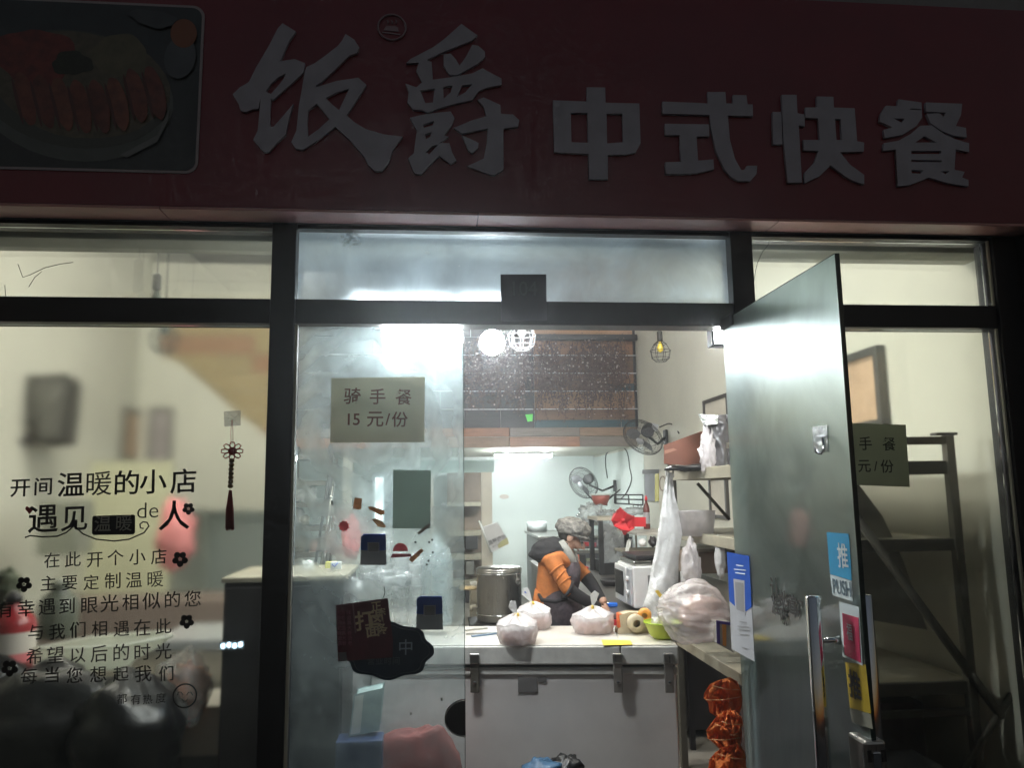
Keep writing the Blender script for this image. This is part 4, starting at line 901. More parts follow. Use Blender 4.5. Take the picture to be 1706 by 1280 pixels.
# shelving inside the doorway
sh = thing('kitchen_shelf', 'dim shelf with pots seen through the kitchen doorway', 'shelf', A(783, 1000, 8.6))
build('back_panel', MB().bb(A(745, 787, 8.9), A(804, 1030, 8.9)+Vector((0, .03, 0))), mat('dim_panel', (.22, .17, .13), .8, nz=.3, nscale=5), sh)
for py in (838, 886, 925, 968): build('board', MB().bb(A(745, py, 8.6), A(803, py+5, 8.9)), m_beige, sh)
for k, (x0, x1, y0, y1, m) in enumerate(((775, 796, 893, 916, m_black), (776, 790, 936, 958, m_frg), (775, 797, 978, 1006, m_dcab))):
    o = build('storage_box', MB().bb(A(x0, y0, 8.6), A(x1, y1, 8.6)+Vector((0, .2, 0))), m, None, A((x0+x1)/2, y1, 8.6), bevel=.01); tag(o, ['black tray on the upper doorway shelf', 'grey box with a light dial on the middle doorway shelf', 'dark box on the lowest doorway shelf'][k], 'storage box')
# white wall and bright window in the back-left, seen through the closed door
wn = thing('back_window', 'bright narrow back window seen through the closed door', 'window', A(640, 860, 9.2))
build('frame', MB().bb(A(620, 788, 9.24), A(722, 875, 9.24)+Vector((0, .03, 0))), mat('window_frame_white', (.6, .66, .68), .5), wn)
build('pane', MB().bb(A(625, 796, 9.2), A(638, 872, 9.2)+Vector((0, .02, 0))), emit('lit_window', (.85, 1, 1), 1.6), wn)
build('pane', MB().bb(A(642, 796, 9.2), A(653, 872, 9.2)+Vector((0, .02, 0))), mat('window_pane', (.42, .52, .58), .3), wn)
build('pane', MB().bb(A(657, 796, 9.2), A(719, 800, 9.2)+Vector((0, .02, 0))), emit('lit_window', (.85, 1, 1), 1.6), wn)
o = struct(build('partition_wall', MB().bb(A(400, 745, 7.3), A(700, 1060, 7.3)+Vector((0, .1, 0))), mat('grey_partition', (.46, .50, .50), .8, nz=.1))) if False else None
o = build('column', MB().bb(A(572, 745, 6.7), A(583, 1050, 6.7)+Vector((0, .15, 0))), mat('white_column', (.62, .62, .56), .7), None, A(578, 1050, 6.7)); tag(o, 'slim white column under the loft seen through the closed door', 'column')
# metal rack at the left with rungs
rk = thing('metal_rack', 'tall dark metal rack standing in the dim left rear behind the closed door', 'rack', A(515, 1000, 4.2))
for px in (487, 548): build('post', MB().tube([A(px+4, 740, 4.2), A(px, 1010, 4.2)], .02, 8), m_dcab, rk)
for px in (492, 545): build('post', MB().tube([A(px+4, 745, 4.6), A(px, 1000, 4.6)], .018, 8), m_dcab, rk)
for py in (758, 802, 838, 878, 922): build('shelf', MB().bb(A(484, py, 4.2), A(549, py+7, 4.2)+Vector((0, .4, 0))), m_darkbeige, rk)
for k, (px, py, h, m) in enumerate(((500, 836, 22, m_white), (518, 836, 26, m_foam), (498, 876, 28, m_lid), (506, 876, 18, m_beige), (500, 920, 26, m_beige), (524, 920, 20, m_pink))):
    a = A(px, py, 4.35); hh = (A(px, py-h, 4.35)-a).length
    o = build('canister', MB().lathe([(0, 0), (.05, 0), (.052, hh*.8), (.035, hh*.93), (.035, hh), (0, hh)], a, 16), m, None, a); tag(o, ['pale canister at the left on the second rack shelf', 'wide pale canister right on the second rack shelf', 'tall cream canister at the left of the third rack shelf', 'short beige canister on the third rack shelf', 'beige canister at the left of the fourth rack shelf', 'pink brown canister right on the fourth rack shelf'][k], 'canister')
ploc = A(540, 950, 3.4)
for k, (x0, y0, x1, y1) in enumerate(((556, 745, 523, 955), (562, 765, 533, 955), (560, 835, 542, 958), (553, 850, 536, 958))):
    o = build('pole', MB().tube([A(x0, y0, 3.6), A(x1, y1, 3.3)], .011, 8), m_dcab if k == 0 else m_steel, None, A(x1, y1, 3.3)); tag(o, ['thicker dark pole leaning across the metal rack from top to bottom', 'steel pole leaning just right of the thick dark pole', 'short steel pole at the right of the leaning poles', 'short steel pole between the long ones and the rightmost pole'][k], 'pole', 'poles leaning by the metal rack')
# hanging printed bag
t = thing('hanging_bag', 'white printed paper bag hung askew on the kitchen doorway post', 'paper bag', A(823, 895, 7.1))
build('sheet', MB().slab([A(a, b, 7.0) for a, b in ((798, 868), (806, 878), (829, 870), (849, 907), (819, 921))], (0, .03, 0)), mat('bag_paper', (.74, .74, .74), .6, nz=.05), t)
build('sheet_edge', MB().tube([A(798, 868, 6.98), A(818, 921, 6.98)], .012, 6), m_foam, t)
build('yellow_patch', MB().slab([A(a, b, 6.995) for a, b in ((829, 909), (834, 903), (845, 896), (848, 906), (831, 914))], (0, .003, 0)), mat('pale_yellow', (.62, .60, .30), .6), t)
uu = (A(842, 893, 7)-A(816, 907, 7)).normalized()
for k, ch in enumerate('温馨提示'): text('character', ch, A(817+k*7.6, 905-k*3.2, 6.99), .062, m_grey, t, u=uu, bold=.02)
text('small_text', '请勿入内', A(827, 909, 6.99), .03, m_grey, t, u=uu)
# red and orange notices on the back wall
for k, (a, b, c_, d) in enumerate(((899, 886, 922, 893), (900, 896, 923, 904))):
    o = build('wall_notice', MB().bb(A(a, b, 9.27), A(c_, d, 9.27)+Vector((0, .01, 0))), mat('notice_orange', (.80, .17, .06), .6, nz=.3, nscale=30), None, A(a, d, 9.27)); tag(o, ['upper orange red strip notice on the white kitchen wall', 'lower orange red strip notice on the white kitchen wall'][k], 'notice')
    for j in range(2): text('character', '安全第一'[k*2+j], A(907+j*9, (b+d)/2, 9.26), .05, mat('notice_text', (.8, .6, .3), .6), o, bold=.02)
o = build('wall_stain', MB().slab([A(840+8*math.cos(q), 828+4*math.sin(q), 9.29) for q in [math.pi*j/6 for j in range(12)]], (0, -.002, 0)), mat('stain', (.60, .54, .47), .7)); tag(o, 'faint pinkish mark on the white kitchen wall', 'mark')
# stainless work bench behind the worker
t = thing('work_bench', 'low stainless work bench along the back kitchen wall', 'bench', A(905, 1000, 8))
c0, c1 = A(876, 945, 8.4), A(985, 945, 8.4)
build('top', MB().bb((c0.x, 6.9, 1.0), (c1.x+.6, 8.5, 1.03)), m_steel, t, bevel=.004); build('front', MB().bb((c0.x+.02, 6.95, .1), (c1.x+.55, 8.4, .985)), mat('bench_front', (.20, .20, .21), .4, .7), t)
o = build('white_drum', MB().lathe([(0, 0), (.14, 0), (.15, .12), (.14, .14), (0, .14)], (A(893, 930, 8.2).x+.02, 8.2, 1.032), 24), mat('drum_white', (.72, .78, .78), .4), None, (A(893, 930, 8.2).x, 8.2, 1.032)); tag(o, 'big pale drum on the bench behind the worker', 'drum')
# big stock pot on a stove
PY = 4.0; pb = A(832, 1034, PY); pw = (A(795, 990, PY)-A(869, 990, PY)).length/2; pt_ = A(832, 944, PY).z
t = thing('stock_pot', 'large stainless stock pot standing on a low stove', 'stock pot', pb)
H = pt_-pb.z
build('body', MB().lathe([(0, 0), (pw*.97, 0), (pw, .02), (pw, H*.90), (pw*1.03, H*.905), (pw*1.03, H*.93), (pw*.97, H*.935)], pb, 48), m_steel, t)
build('lid', MB().lathe([(pw*1.02, H*.93), (pw*1.04, H*.955), (pw*.98, H*.985), (pw*.4, H), (0, H)], pb, 48), m_steel, t)
for z in (.14, .88): build('band', MB().ring(pb+Vector((0, 0, H*z)), pw*1.003, .006, (0, 0, 1), 48, 6), m_chrome, t)
lt = build('latch', MB().box(pb+Vector((pw*.78, -pw*.66, H*.80)), (.05, .02, .09), Matrix.Rotation(R(40), 3, 'Z')), m_chrome, t, bevel=.006)
build('latch_ring', MB().ring(pb+Vector((pw*.79, -pw*.69, H*.74)), .025, .006, (.6, -.8, 0), 16, 6), m_chrome, lt)
build('tap', MB().tube([pb+Vector((-pw*1.0, -.05, H*.28)), pb+Vector((-pw*1.25, -.06, H*.28)), pb+Vector((-pw*1.26, -.06, H*.20))], .018, 8), m_beige, t)
st = thing('stove', 'low black stove under the stock pot', 'stove', (pb.x, PY, 0))
build('body', MB().bb((pb.x-.26, PY-.22, .03), (pb.x+.26, PY+.25, pb.z-.035)), m_dcab, st); build('rim', MB().bb((pb.x-.27, PY-.23, pb.z-.033), (pb.x+.27, PY+.26, pb.z-.003)), m_black, st, bevel=.008)
for k in (-1, 1): build('burner_knob', MB().tube([(pb.x+k*.12, PY-.22, pb.z-.12), (pb.x+k*.12, PY-.25, pb.z-.12)], .02, 14), m_steel, st)
o = build('wooden_lid', MB().lathe([(0, 0), (.09, 0), (.09, .02), (0, .025)], A(782, 982, 4.3), 24), mat('pale_wood', (.55, .42, .22), .7), None, A(782, 982, 4.3)); tag(o, 'small pale wooden lid sticking out left of the stock pot', 'lid')
o = build('side_rack', MB().bb(A(784, 975, 4.5), A(797, 1040, 4.5)+Vector((0, .3, 0))), m_beige, None, A(790, 1040, 4.5), bevel=.005); tag(o, 'narrow beige cabinet standing close left of the stock pot', 'cabinet')

# ================================================================== RIGHT-HAND COUNTER
CT = .80
t = thing('counter', 'steel kitchen counter along the right wall before the worker', 'counter', (1.6, 3.2, 0))
build('top', MB().bb((1.06, 2.1, CT-.03), (XR-.02, 6.2, CT)), mat('counter_top', (.30, .28, .26), .35, .7, nz=.3, nscale=8), t, bevel=.004)
for i, y in enumerate((2.12, 3.15, 4.18, 5.2)): build('cabinet_door', MB().bb((1.08, y, .12), (1.11, y+1.0, CT-.035)), mat('bench_front', (.20, .20, .21), .4, .7), t, bevel=.004)
build('carcass', MB().bb((1.112, 2.12, .05), (XR-.03, 6.18, CT-.032)), m_dcab, t)
# microwave
X0 = 1.29; Y0, Y1 = 2.16, 2.62; Z0 = CT+.02
zt_m = 1.095
t = thing('microwave', 'white microwave oven with a dark round cornered door on the counter', 'microwave', (X0+.2, 2.4, CT))
build('body', MB().bb((X0, Y0, Z0), (X0+.36, Y1, zt_m)), m_white, t, bevel=.012)
dr = build('door', MB().bb((X0-.022, Y0+.13, Z0+.012), (X0-.001, Y1-.005, zt_m-.012)), m_white, t, bevel=.01)
build('window', MB().slab([Vector((X0-.024, y, z)) for y, z in ((Y0+.19, Z0+.06), (Y0+.17, (Z0+zt_m)/2), (Y0+.19, zt_m-.05), (Y1-.04, zt_m-.05), (Y1-.04, Z0+.06))], (-.003, 0, 0)), m_black, dr)
build('control_panel', MB().bb((X0-.018, Y0+.008, Z0+.02), (X0-.001, Y0+.115, zt_m-.02)), mat('panel_grey', (.50, .52, .54), .4), t, bevel=.004)
for z in (Z0+.10, Z0+.19): build('knob', MB().tube([(X0-.02, Y0+.06, z), (X0-.036, Y0+.06, z)], .018, 16), m_white, t)
build('side_vent', MB().bb((X0+.10, Y0-.003, Z0+.05), (X0+.28, Y0-.0005, zt_m-.06)), mat('vent_dark', (.12, .12, .12), .6), t)
# dark trays stacked on the microwave
for k in range(2):
    o = build('baking_tray', MB().bb((X0+.01+.02*k, Y0+.02, zt_m+.004+.034*k), (X0+.34, Y1-.04, zt_m+.034+.034*k)), [m_steel, m_dcab][k], None, (X0+.2, 2.4, zt_m), bevel=.008); tag(o, ['steel tray lying directly on the microwave', 'dark tray stacked on the steel tray over the microwave'][k], 'tray')
# black framed glass cabinet
gx0, gx1, gz0, gz1 = A(1001, 1004, 4.4).x, A(1052, 1004, 4.4).x, CT+.004, A(1001, 868, 4.4).z
t = thing('glass_cabinet', 'tall black framed glass cabinet at the far end of the counter', 'cabinet', ((gx0+gx1)/2, 4.6, CT))
fm = MB()
for x in (gx0, gx1-.045):
    for y in (4.4, 4.85): build('post', MB().bb((x, y, gz0), (x+.045, y+.04, gz1)), m_black, t)
build('base', MB().bb((gx0+.046, 4.401, gz0), (gx1-.046, 4.88, gz0+.11)), m_black, t); build('top', MB().bb((gx0-.01, 4.39, gz1+.001), (gx1+.01, 4.9, gz1+.03)), mat('cabinet_top', (.50, .45, .36), .6), t)
build('pane', MB().bb((gx0+.047, 4.42, gz0+.112), (gx1-.047, 4.426, gz1-.002)), m_clear, t)
build('blurred_stock', MB().blob(((gx0+gx1)/2-.01, 4.65, gz0+.38), (.06, .08, .09), 4, .2), m_dcab, t)
# jars etc around it
def bottle(label, px, pyb, pyt, Y, r, m, mcap, cat='bottle', nm='bottle', neck=.35, label_m=None):
    b = A(px, pyb, Y); h = (A(px, pyt, Y)-b).length
    t = thing(nm, label, cat, b)
    build('body', MB().lathe([(0, 0), (r*.95, 0), (r, .008), (r, h*.58), (r*.85, h*.68), (r*neck, h*.80), (r*neck, h*.86)], b, 20), m, t)
    build('cap', MB().lathe([(0, h*.855), (r*neck*1.3, h*.855), (r*neck*1.2, h*.93), (r*neck*.4, h), (0, h)], b, 16), mcap, t)
    if label_m: build('paper_label', MB().lathe([(r*1.01, h*.16), (r*1.01, h*.50)], b, 20), label_m, t)
    return t
m_sauce = mat('sauce_brown', (.11, .02, .015), .25)
bottle('dark sauce bottle with a red pointed cap on the wall shelf', 1078, 882, 826, 3.9, .030, m_sauce, m_red, label_m=m_card)
bottle('small clear bottle with a red cap behind the worker', 977, 966, 944, 5.0, .032, m_clear, m_red, neck=.7)
# wall shelf carrying bottles
t = thing('wall_shelf', 'cream wall shelf above the microwave', 'shelf', A(1080, 885, 3.9))
zsf = A(1080, 884, 3.9).z
build('board', MB().bb((A(1044, 884, 3.9).x, 3.55, zsf-.025), (XR-.01, 4.3, zsf-.002)), m_lid, t, bevel=.003)
zs2 = A(1050, 918, 3.6).z
build('board', MB().bb((A(1038, 918, 3.6).x, 3.3, zs2-.02), (XR-.01, 3.95, zs2)), m_beige, t, bevel=.003)
build('support', MB().bb((A(1060, 918, 3.9).x, 3.9, zs2), (A(1062, 918, 3.9).x, 3.93, zsf-.026)), m_beige, t)
# red ribbon bow
rb = thing('red_ribbon', 'shiny red ribbon bow hanging from the wall shelf end', 'ribbon', A(1045, 868, 3.5))
rbp = [(930,150),(960,165),(985,195),(1040,222),(1045,318),(1000,345),(965,368),(930,335),(880,300),(855,250),(872,200),(900,165)]
rbc = (948, 255)
for k, (i0, i1, dy) in enumerate(((0, 3, 0), (3, 5, .03), (5, 8, -.02), (7, 10, .012), (9, 12, -.01))):
    seg_ = [rbc]+[rbp[i % 12] for i in range(i0, i1+1)]; q_ = [(860+a/5.33, 820+b/5.33) for a, b in seg_]
    build('bow_loop', MB().slab([A(a, b, 3.46+dy+(.03 if j == 0 else -.02*(j % 2))) for j, (a, b) in enumerate(q_)], (0, .02, 0)), m_red, rb, bevel=.008)
build('bow_knot', MB().blob(A(860+948/5.33, 820+255/5.33, 3.44), (.018, .02, .016), 5, .3), m_red, rb)
build('ribbon_tail', MB().slab([A(a, b, 3.5) for a, b in ((1044, 862), (1076, 862), (1076, 878), (1046, 878))], (0, .006, 0)), m_red, rb)
build('ribbon_tail', MB().slab([A(a, b, 3.52) for a, b in ((1036, 874), (1046, 874), (1043, 892), (1038, 891))], (0, .006, 0)), m_red, rb)
def blobthing(nm, label, cat, px, py, Y, rad, m, seed, amp=.25, fr=2.0, flat=None, sag=0):
    c = A(px, py, Y); o = build(nm, MB().blob(c, rad, seed, amp, fr, flat=flat, sag=sag), m, None, c-Vector((0, 0, rad[2]*.8))); return tag(o, label, cat)
blobthing('paper_roll', 'white roll with a black end lying on the lower wall shelf', 'paper roll', 1070, 905, 3.45, (.035, .05, .035), m_white, 2, .05)
blobthing('dark_pouch', 'crumpled dark pouch on the lower wall shelf beside the bottle', 'pouch', 1088, 903, 3.3, (.035, .05, .04), m_dcab, 6, .35)
blobthing('red_packet', 'red crinkled packet lying under the sauce bottle', 'packet', 1073, 924, 3.3, (.030, .05, .017), m_red, 8, .2)
blobthing('clear_jar', 'clear jar with red crumbs beside the red packet', 'jar', 1086, 927, 3.25, (.022, .022, .04), m_clear, 3, .1)
# towel
tw_ = MB(); rows = []
for i in range(14):
    py = 900+74*i/13; xl_t = 1045-12*i/13; xr_t = 1052-8*i/13 if i < 3 else 1050-8*i/13
    rows.append([A(xl_t+(xr_t-xl_t)*j/8, py+2*math.sin(j*1.3), 3.38+.014*math.sin(j*1.9+i*.25)) for j in range(9)])
vs_ = [p for r_ in rows for p in r_]; tw_.add(vs_+[p+Vector((0, .01, 0)) for p in vs_], [(i*9+j, i*9+j+1, i*9+j+10, i*9+j+9) for i in range(13) for j in range(8)]+[(126+i*9+j+9, 126+i*9+j+10, 126+i*9+j+1, 126+i*9+j) for i in range(13) for j in range(8)], True)
o = build('towel', tw_, m_foam, None, A(1042, 975, 3.38)); tag(o, 'white towel hanging beside the microwave', 'towel')
# wire rack and bracket on the kitchen wall
wrk = thing('wire_basket', 'black wire rack with hooks on the kitchen wall by the lower fan', 'wire rack', A(1050, 840, 5.6))
wm_ = MB()
for a, b in (((1024, 825), (1071, 825)), ((1024, 839), (1071, 842)), ((1024, 825), (1024, 839)), ((1071, 825), (1071, 842)), ((1047, 825), (1048, 841)), ((1024, 832), (1071, 833))): wm_.tube([A(*a, 5.6), A(*b, 5.6)], .008, 6)
build('frame', wm_, m_black, wrk)
for px in (1055, 1063, 1068): build('hook', MB().tube([A(px, 840, 5.58), A(px, 848, 5.58), A(px+2, 850, 5.56), A(px+3, 846, 5.55)], .005, 5), m_black, wrk)
wb = thing('wire_bracket', 'black forked wire bracket holding a hanging red basket', 'bracket', A(1000, 840, 5.6))
for a, b in (((975, 820), (992, 838)), ((992, 838), (1012, 842)), ((1026, 812), (1026, 838)), ((1033, 816), (1010, 836)), ((1021, 825), (1002, 838))): build('bar', MB().tube([A(*a, 5.55), A(*b, 5.5)], .008, 6), m_black, wb)
cb = A(1001, 842, 5.45); s_ = (A(985, 830, 5.45)-A(1016, 830, 5.45)).length/2
bk = thing('hanging_basket', 'red lined clear basket hanging under the lower fan', 'basket', cb)
build('bowl', MB().lathe([(0, 0), (s_*.65, 0), (s_*.85, .05), (s_, .11), (s_*.96, .11), (s_*.8, .055), (0, .01)], cb, 24), mat('brick_red', (.40, .10, .07), .5), bk); build('rim', MB().ring(cb+Vector((0, 0, .115)), s_*1.0, .01, (0, 0, 1), 28, 6), m_foam, bk)
# clear bags of cups on the shelf behind
for k, (px, py, rx, rz, s2) in enumerate(((985, 855, .13, .10, 11), (1012, 858, .12, .05, 15), (1055, 852, .13, .04, 21))):
    blobthing('clear_bag', ['clear crinkled plastic bag above the worker\'s cap', 'clear plastic wrap on top of the glass cabinet', 'clear plastic wrap behind the red ribbon'][k], 'plastic bag', px, py, 5.2, (rx, .08, rz), m_clear, s2, .5, 3)
t = thing('rear_shelf', 'glass shelf with red packets behind the worker', 'shelf', A(985, 940, 6.0))
for py in (872, 918, 962): build('board', MB().bb(A(955, py, 6.0), A(1002, py+4, 6.0)+Vector((0, .3, 0))), m_steel, t)
build('end_panel', MB().bb(A(952, 870, 6.0), A(955, 1000, 6.0)+Vector((0, .3, 0))), m_card, t)
for k, (px, py, wpx, hpx, m) in enumerate(((976, 907, 9, 7, m_red), (988, 908, 10, 7, mat('packet_rose', (.55, .12, .16), .5)), (998, 905, 6, 10, m_card), (985, 940, 16, 18, mat('packet_green', (.40, .44, .32), .6)))):
    o = build('food_packet', MB().box(A(px, py, 5.98), (wpx*.0070, .08, hpx*.0070)), m, None, A(px, py+hpx/2, 5.98), bevel=.008); tag(o, ['bright red packet on the rear shelf next to the cap', 'rose red packet on the rear shelf', 'pale packet at the right end of the rear shelf', 'pale green wrapped stack on the rear shelf behind the worker'][k], 'packet')
o = build('chopping_board', MB().bb(A(966, 925, 5.2), A(977, 972, 5.2)+Vector((0, .03, 0))), m_black, None, A(971, 972, 5.2), bevel=.006); tag(o, 'narrow black board standing upright behind the worker\'s chin', 'board')
o = build('orange_packet', MB().bb(A(954, 925, 5.24), A(965.5, 950, 5.24)+Vector((0, .03, 0))), mat('bright_orange', (.85, .17, .07), .5), None, A(960, 950, 5.24)); tag(o, 'bright orange packet standing left of the narrow black board', 'packet')
# kettle/pan, blue item, red tray on the counter
o = build('pan', MB().lathe([(0, 0), (.09, 0), (.11, .035), (.115, .05), (.105, .05), (0, .012)], Vector((A(1022, 985, 3.6).x, 3.6, CT+.002)), 24), m_dcab, None, Vector((A(1022, 985, 3.6).x, 3.6, CT))); tag(o, 'dark shallow pan on the counter below the glass cabinet', 'pan')
o = build('blue_lighter', MB().box((A(1020, 1012, 2.4).x, 2.4, CT+.016), (.07, .05, .028)), mat('electric_blue', (.03, .18, .75), .25), None, (A(1020, 1012, 2.4).x, 2.4, CT), bevel=.008); tag(o, 'small electric blue box beside the worker\'s hand', 'box')
# side table carrying the red tray, near the worker
t = thing('red_tray', 'red plastic tray standing on the counter edge before the worker', 'tray', A(1045, 1030, 2.1))
ra, rb2 = AZ(1012, 1018, .80), AZ(1092, 1018, .80)
build('side', MB().bb((A(1020, 1040, 1.9).x, 1.9, .66), (A(1086, 1040, 1.9).x, 1.92, .795)), m_red, t, bevel=.004); build('tray_base', MB().bb((A(1020, 1040, 1.9).x+.003, 1.922, .66), (A(1086, 1040, 1.9).x-.003, 2.09, .70)), m_red, t)
tb = thing('side_table', 'small steel side table right behind the freezer', 'side table', A(1045, 1100, 2.0))
build('top', MB().bb((A(985, 1040, 1.9).x, 1.80, .63), (1.6, 2.09, .657)), m_steel, tb)
for x in (A(985, 1040, 1.9).x+.02, 1.57): build('leg', MB().bb((x-.015, 1.9, 0), (x+.015, 1.93, .628)), m_dcab, tb)
# notices pinned on the right wall
t = thing('clipboard', 'clipped white and yellow sheets hanging on the right kitchen wall', 'clipboard', AX(1085, 835, WX))
yA, yB_ = AX(1096, 810, WX).y, AX(1072, 810, WX).y
def wallq(x0, x1, y0, y1, off, m, nm, th=.006): build(nm, MB().slab([AX(a, b, XR-.014-off) for a, b in ((x0, y0), (x1, y0-1), (x1, y1-1), (x0, y1))], (th, 0, 0)), m, t)
wallq(1074, 1092, 790, 836, .004, m_card, 'white_sheet'); wallq(1091, 1097, 790, 836, .007, mat('sheet_yellow', (.58, .52, .10), .6), 'yellow_sheet'); wallq(1070, 1097, 783, 790, .012, m_grey, 'clip')
t = thing('wall_notice', 'pale sheet with an oval mark on the right wall beside the rack', 'notice', AX(1104, 820, WX)); wallq(1098, 1116, 785, 850, .004, mat('sheet_cream', (.60, .56, .46), .7), 'sheet')
build('oval', MB().tube([AX(1104+5*math.cos(q), 806+12*math.sin(q), XR-.022) for q in [2*math.pi*j/20 for j in range(21)]], .006, 5), mat('sheet_mark', (.30, .22, .17), .7), t)

# ================================================================== FREEZER BEHIND THE DOORWAY
FZ = .90
fa, fb_ = AZ(775, 1078, FZ), AZ(1130, 1077, FZ)
fd = (fb_-fa).normalized(); fn = Vector((-fd.y, fd.x, 0))      # along, and inwards
fl0 = fb_ - fd*1.42; FD = .52; FW_ = 1.42
fr = thing('chest_freezer', 'steel fronted chest freezer with a white lid right behind the doorway', 'freezer', (fl0.x, fl0.y, 0), rot=(0, 0, math.atan2(fd.y, fd.x)))
def fbox(nm, x0, x1, y0, y1, z0, z1, m, par=None, bevel=0, **k):
    """box in the freezer's own frame: x along the front, y inwards"""
    mb = MB(); mb.bb((x0, y0, z0), (x1, y1, z1)); Mw = wm(fr); mb.v = [Mw @ v for v in mb.v]
    return build(nm, mb, m, par or fr, bevel=bevel, **k)
fbox('body', .012, FW_-.012, .02, FD-.01, .06, .805, m_freezer, bevel=.006)
fbox('plinth', .03, FW_-.03, .04, FD-.03, 0, .058, m_black)
fbox('seal', .016, FW_-.016, .022, FD-.014, .8055, .8175, m_black)
fbox('body_rim', .006, FW_-.006, .012, FD-.005, .772, .8045, m_lidedge, bevel=.003)
fbox('lid', 0, FW_-.262, 0, FD, .818, FZ, m_lidedge, bevel=.006)
fbox('lid', FW_-.258, FW_, 0, FD, .818, FZ-.001, m_lidedge, bevel=.006)
fbox('lid_top', .006, FW_-.26, .008, FD-.006, FZ+.0005, FZ+.004, m_lid)
fbox('lid_top', FW_-.252, FW_-.006, .008, FD-.006, FZ+.0005, FZ+.0035, mat('lid_dirty', (.62, .58, .48), .5, nz=.3, nscale=8))
for px in (791, 1028, 1113):
    q = AZ(px, 1078, FZ); xx = (q-fl0).dot(fd)
    c_ = fbox('clasp', xx-.020, xx+.020, -.016, -.001, .70, .845, m_darkbeige if px < 800 else mat('clasp_steel', (.34, .31, .28), .4, .7), bevel=.004)
    fbox('clasp_hook', xx-.022, xx+.022, -.024, -.0005, .828, .872, m_steel, c_, bevel=.005); fbox('clasp_rivet', xx-.006, xx+.006, -.021, -.0165, .74, .752, m_chrome, c_, bevel=.002)
q = (AZ(878, 1078, FZ)-fl0).dot(fd)
fbox('nameplate', q-.045, q+.045, .015, .0195, .695, .762, mat('plate_dull', (.16, .15, .145), .5), bevel=.001); fbox('nameplate', q+.047, q+.085, .015, .0195, .742, .760, mat('plate_dull', (.16, .15, .145), .5))
def ontop(px, py): return AZ(px, py, FZ+.0045)
o = build('price_label', MB().slab([ontop(a, b) for a, b in ((1002, 1067), (1050, 1068), (1054, 1075), (1005, 1076))], (0, 0, .0012)), m_yellow); tag(o, 'yellow paper strip lying flat on the freezer lid', 'label')
for k, (pts, m) in enumerate(((((776, 1058), (828, 1056)), m_steel), (((786, 1062), (830, 1057)), m_blue), (((776, 1052), (812, 1048)), m_steel))):
    a, b = ontop(*pts[0]), ontop(*pts[1]); d = (b-a); n = d.cross(Vector((0, 0, 1))).normalized()*.009
    o = build('tongs' if k != 1 else 'blue_pen', MB().slab([a-n, b-n*.5, b+n*.5, a+n], (0, 0, .006)), m if m is not m_blue else mat('steel_blue', (.12, .20, .30), .35), None, a); tag(o, ['front steel tong arm lying on the freezer lid by the door', 'bluish grey knife like strip lying between the steel tongs', 'rear steel tong arm lying on the freezer lid by the door'][k], 'utensil')

# --- takeaway tubs in white bags
def takeaway(label, px, pyb, wpx, hpx, knot, seed, Yd=None, mark=False):
    b = ontop(px, pyb); sc = (b-CAM).length/FPX; r = wpx*sc/2*.93; h = hpx*sc*.94
    t = thing('takeaway_bag', label, 'takeaway bag', b, 'takeaway tubs in knotted white bags on the freezer')
    build('tub', MB().lathe([(0, .002), (r*.72, .002), (r*.84, h*.45), (r*.88, h*.62)], b, 32), m_pink, t)
    build('tub_lid', MB().lathe([(r*.90, h*.62), (r*.90, h*.68), (r*.80, h*.70), (0, h*.705)], b, 32), m_white, t)
    bag = MB(); seg, rings = 72, 26; vs, fs = [], []
    for i in range(rings+1):
        u = i/rings
        if u < .6: rr = r*(.90+.14*math.sin(min(1, u/.30)*math.pi/2)); z = h*1.0*u/.6*.85+.001
        else: s_ = (u-.6)/.4; rr = r*1.02*(1-s_)**.75+.008; z = h*.85+h*.34*s_
        for k in range(seg):
            a = 2*math.pi*k/seg; pl_n = .10*noise.fractal(Vector((math.cos(a)*3, math.sin(a)*3, z*22+seed*5)), 1, 2, 4)+(.30*abs(math.sin(a*6.5+seed+2*noise.noise(Vector((a, seed, 0)))))*max(0, u-.35)*(1-u)*2)
            vs.append(b+Vector((rr*(1-pl_n)*math.cos(a), rr*(1-pl_n)*math.sin(a), z*(1+.07*math.sin(3*a+seed)+.04*math.sin(7*a+seed*2)))))
    for i in range(rings):
        for k in range(seg): a_, b_ = i*seg+k, i*seg+(k+1) % seg; fs.append((a_, b_, b_+seg, a_+seg))
    bag.add(vs, fs, True); build('bag', bag, m_film, t)
    top = b+Vector((0, 0, h*1.18)); kd = Vector((knot[0]*sc, -.005, knot[1]*sc))
    build('knot', MB().blob(top, (.012, .012, .012), seed, .3, 3, 10, 8), m_yellow if True else m_film, t)
    n_ = kd.cross(Vector((0, 1, 0))).normalized()
    e = MB(); pts_ = [top, top+kd*.5-n_*.016, top+kd*.95-n_*.024, top+kd*1.1, top+kd*.8+n_*.020, top+kd*.45+n_*.012]
    e.slab(pts_, (0, .003, 0)); ear = build('bag_ear', e, m_bagw, t)
    if mark: build('ink_mark', MB().slab([top+kd*.70-n_*.004+Vector((0, -.001, 0)), top+kd*.9-n_*.002+Vector((0, -.001, 0)), top+kd*.85+n_*.006+Vector((0, -.001, 0))], (0, -.001, 0)), m_blue, ear)
    return t
takeaway('front left knotted bag holding a round tub of pinkish soup', 862, 1072, 66, 38, (-10, 20), 1)
takeaway('knotted bag with a blue ink mark, behind the front left one', 888, 1047, 62, 34, (-14, 22), 2, mark=True)
takeaway('knotted takeaway bag in the middle of the freezer lid, below the worker\'s hands', 988, 1054, 68, 34, (4, 24), 3)
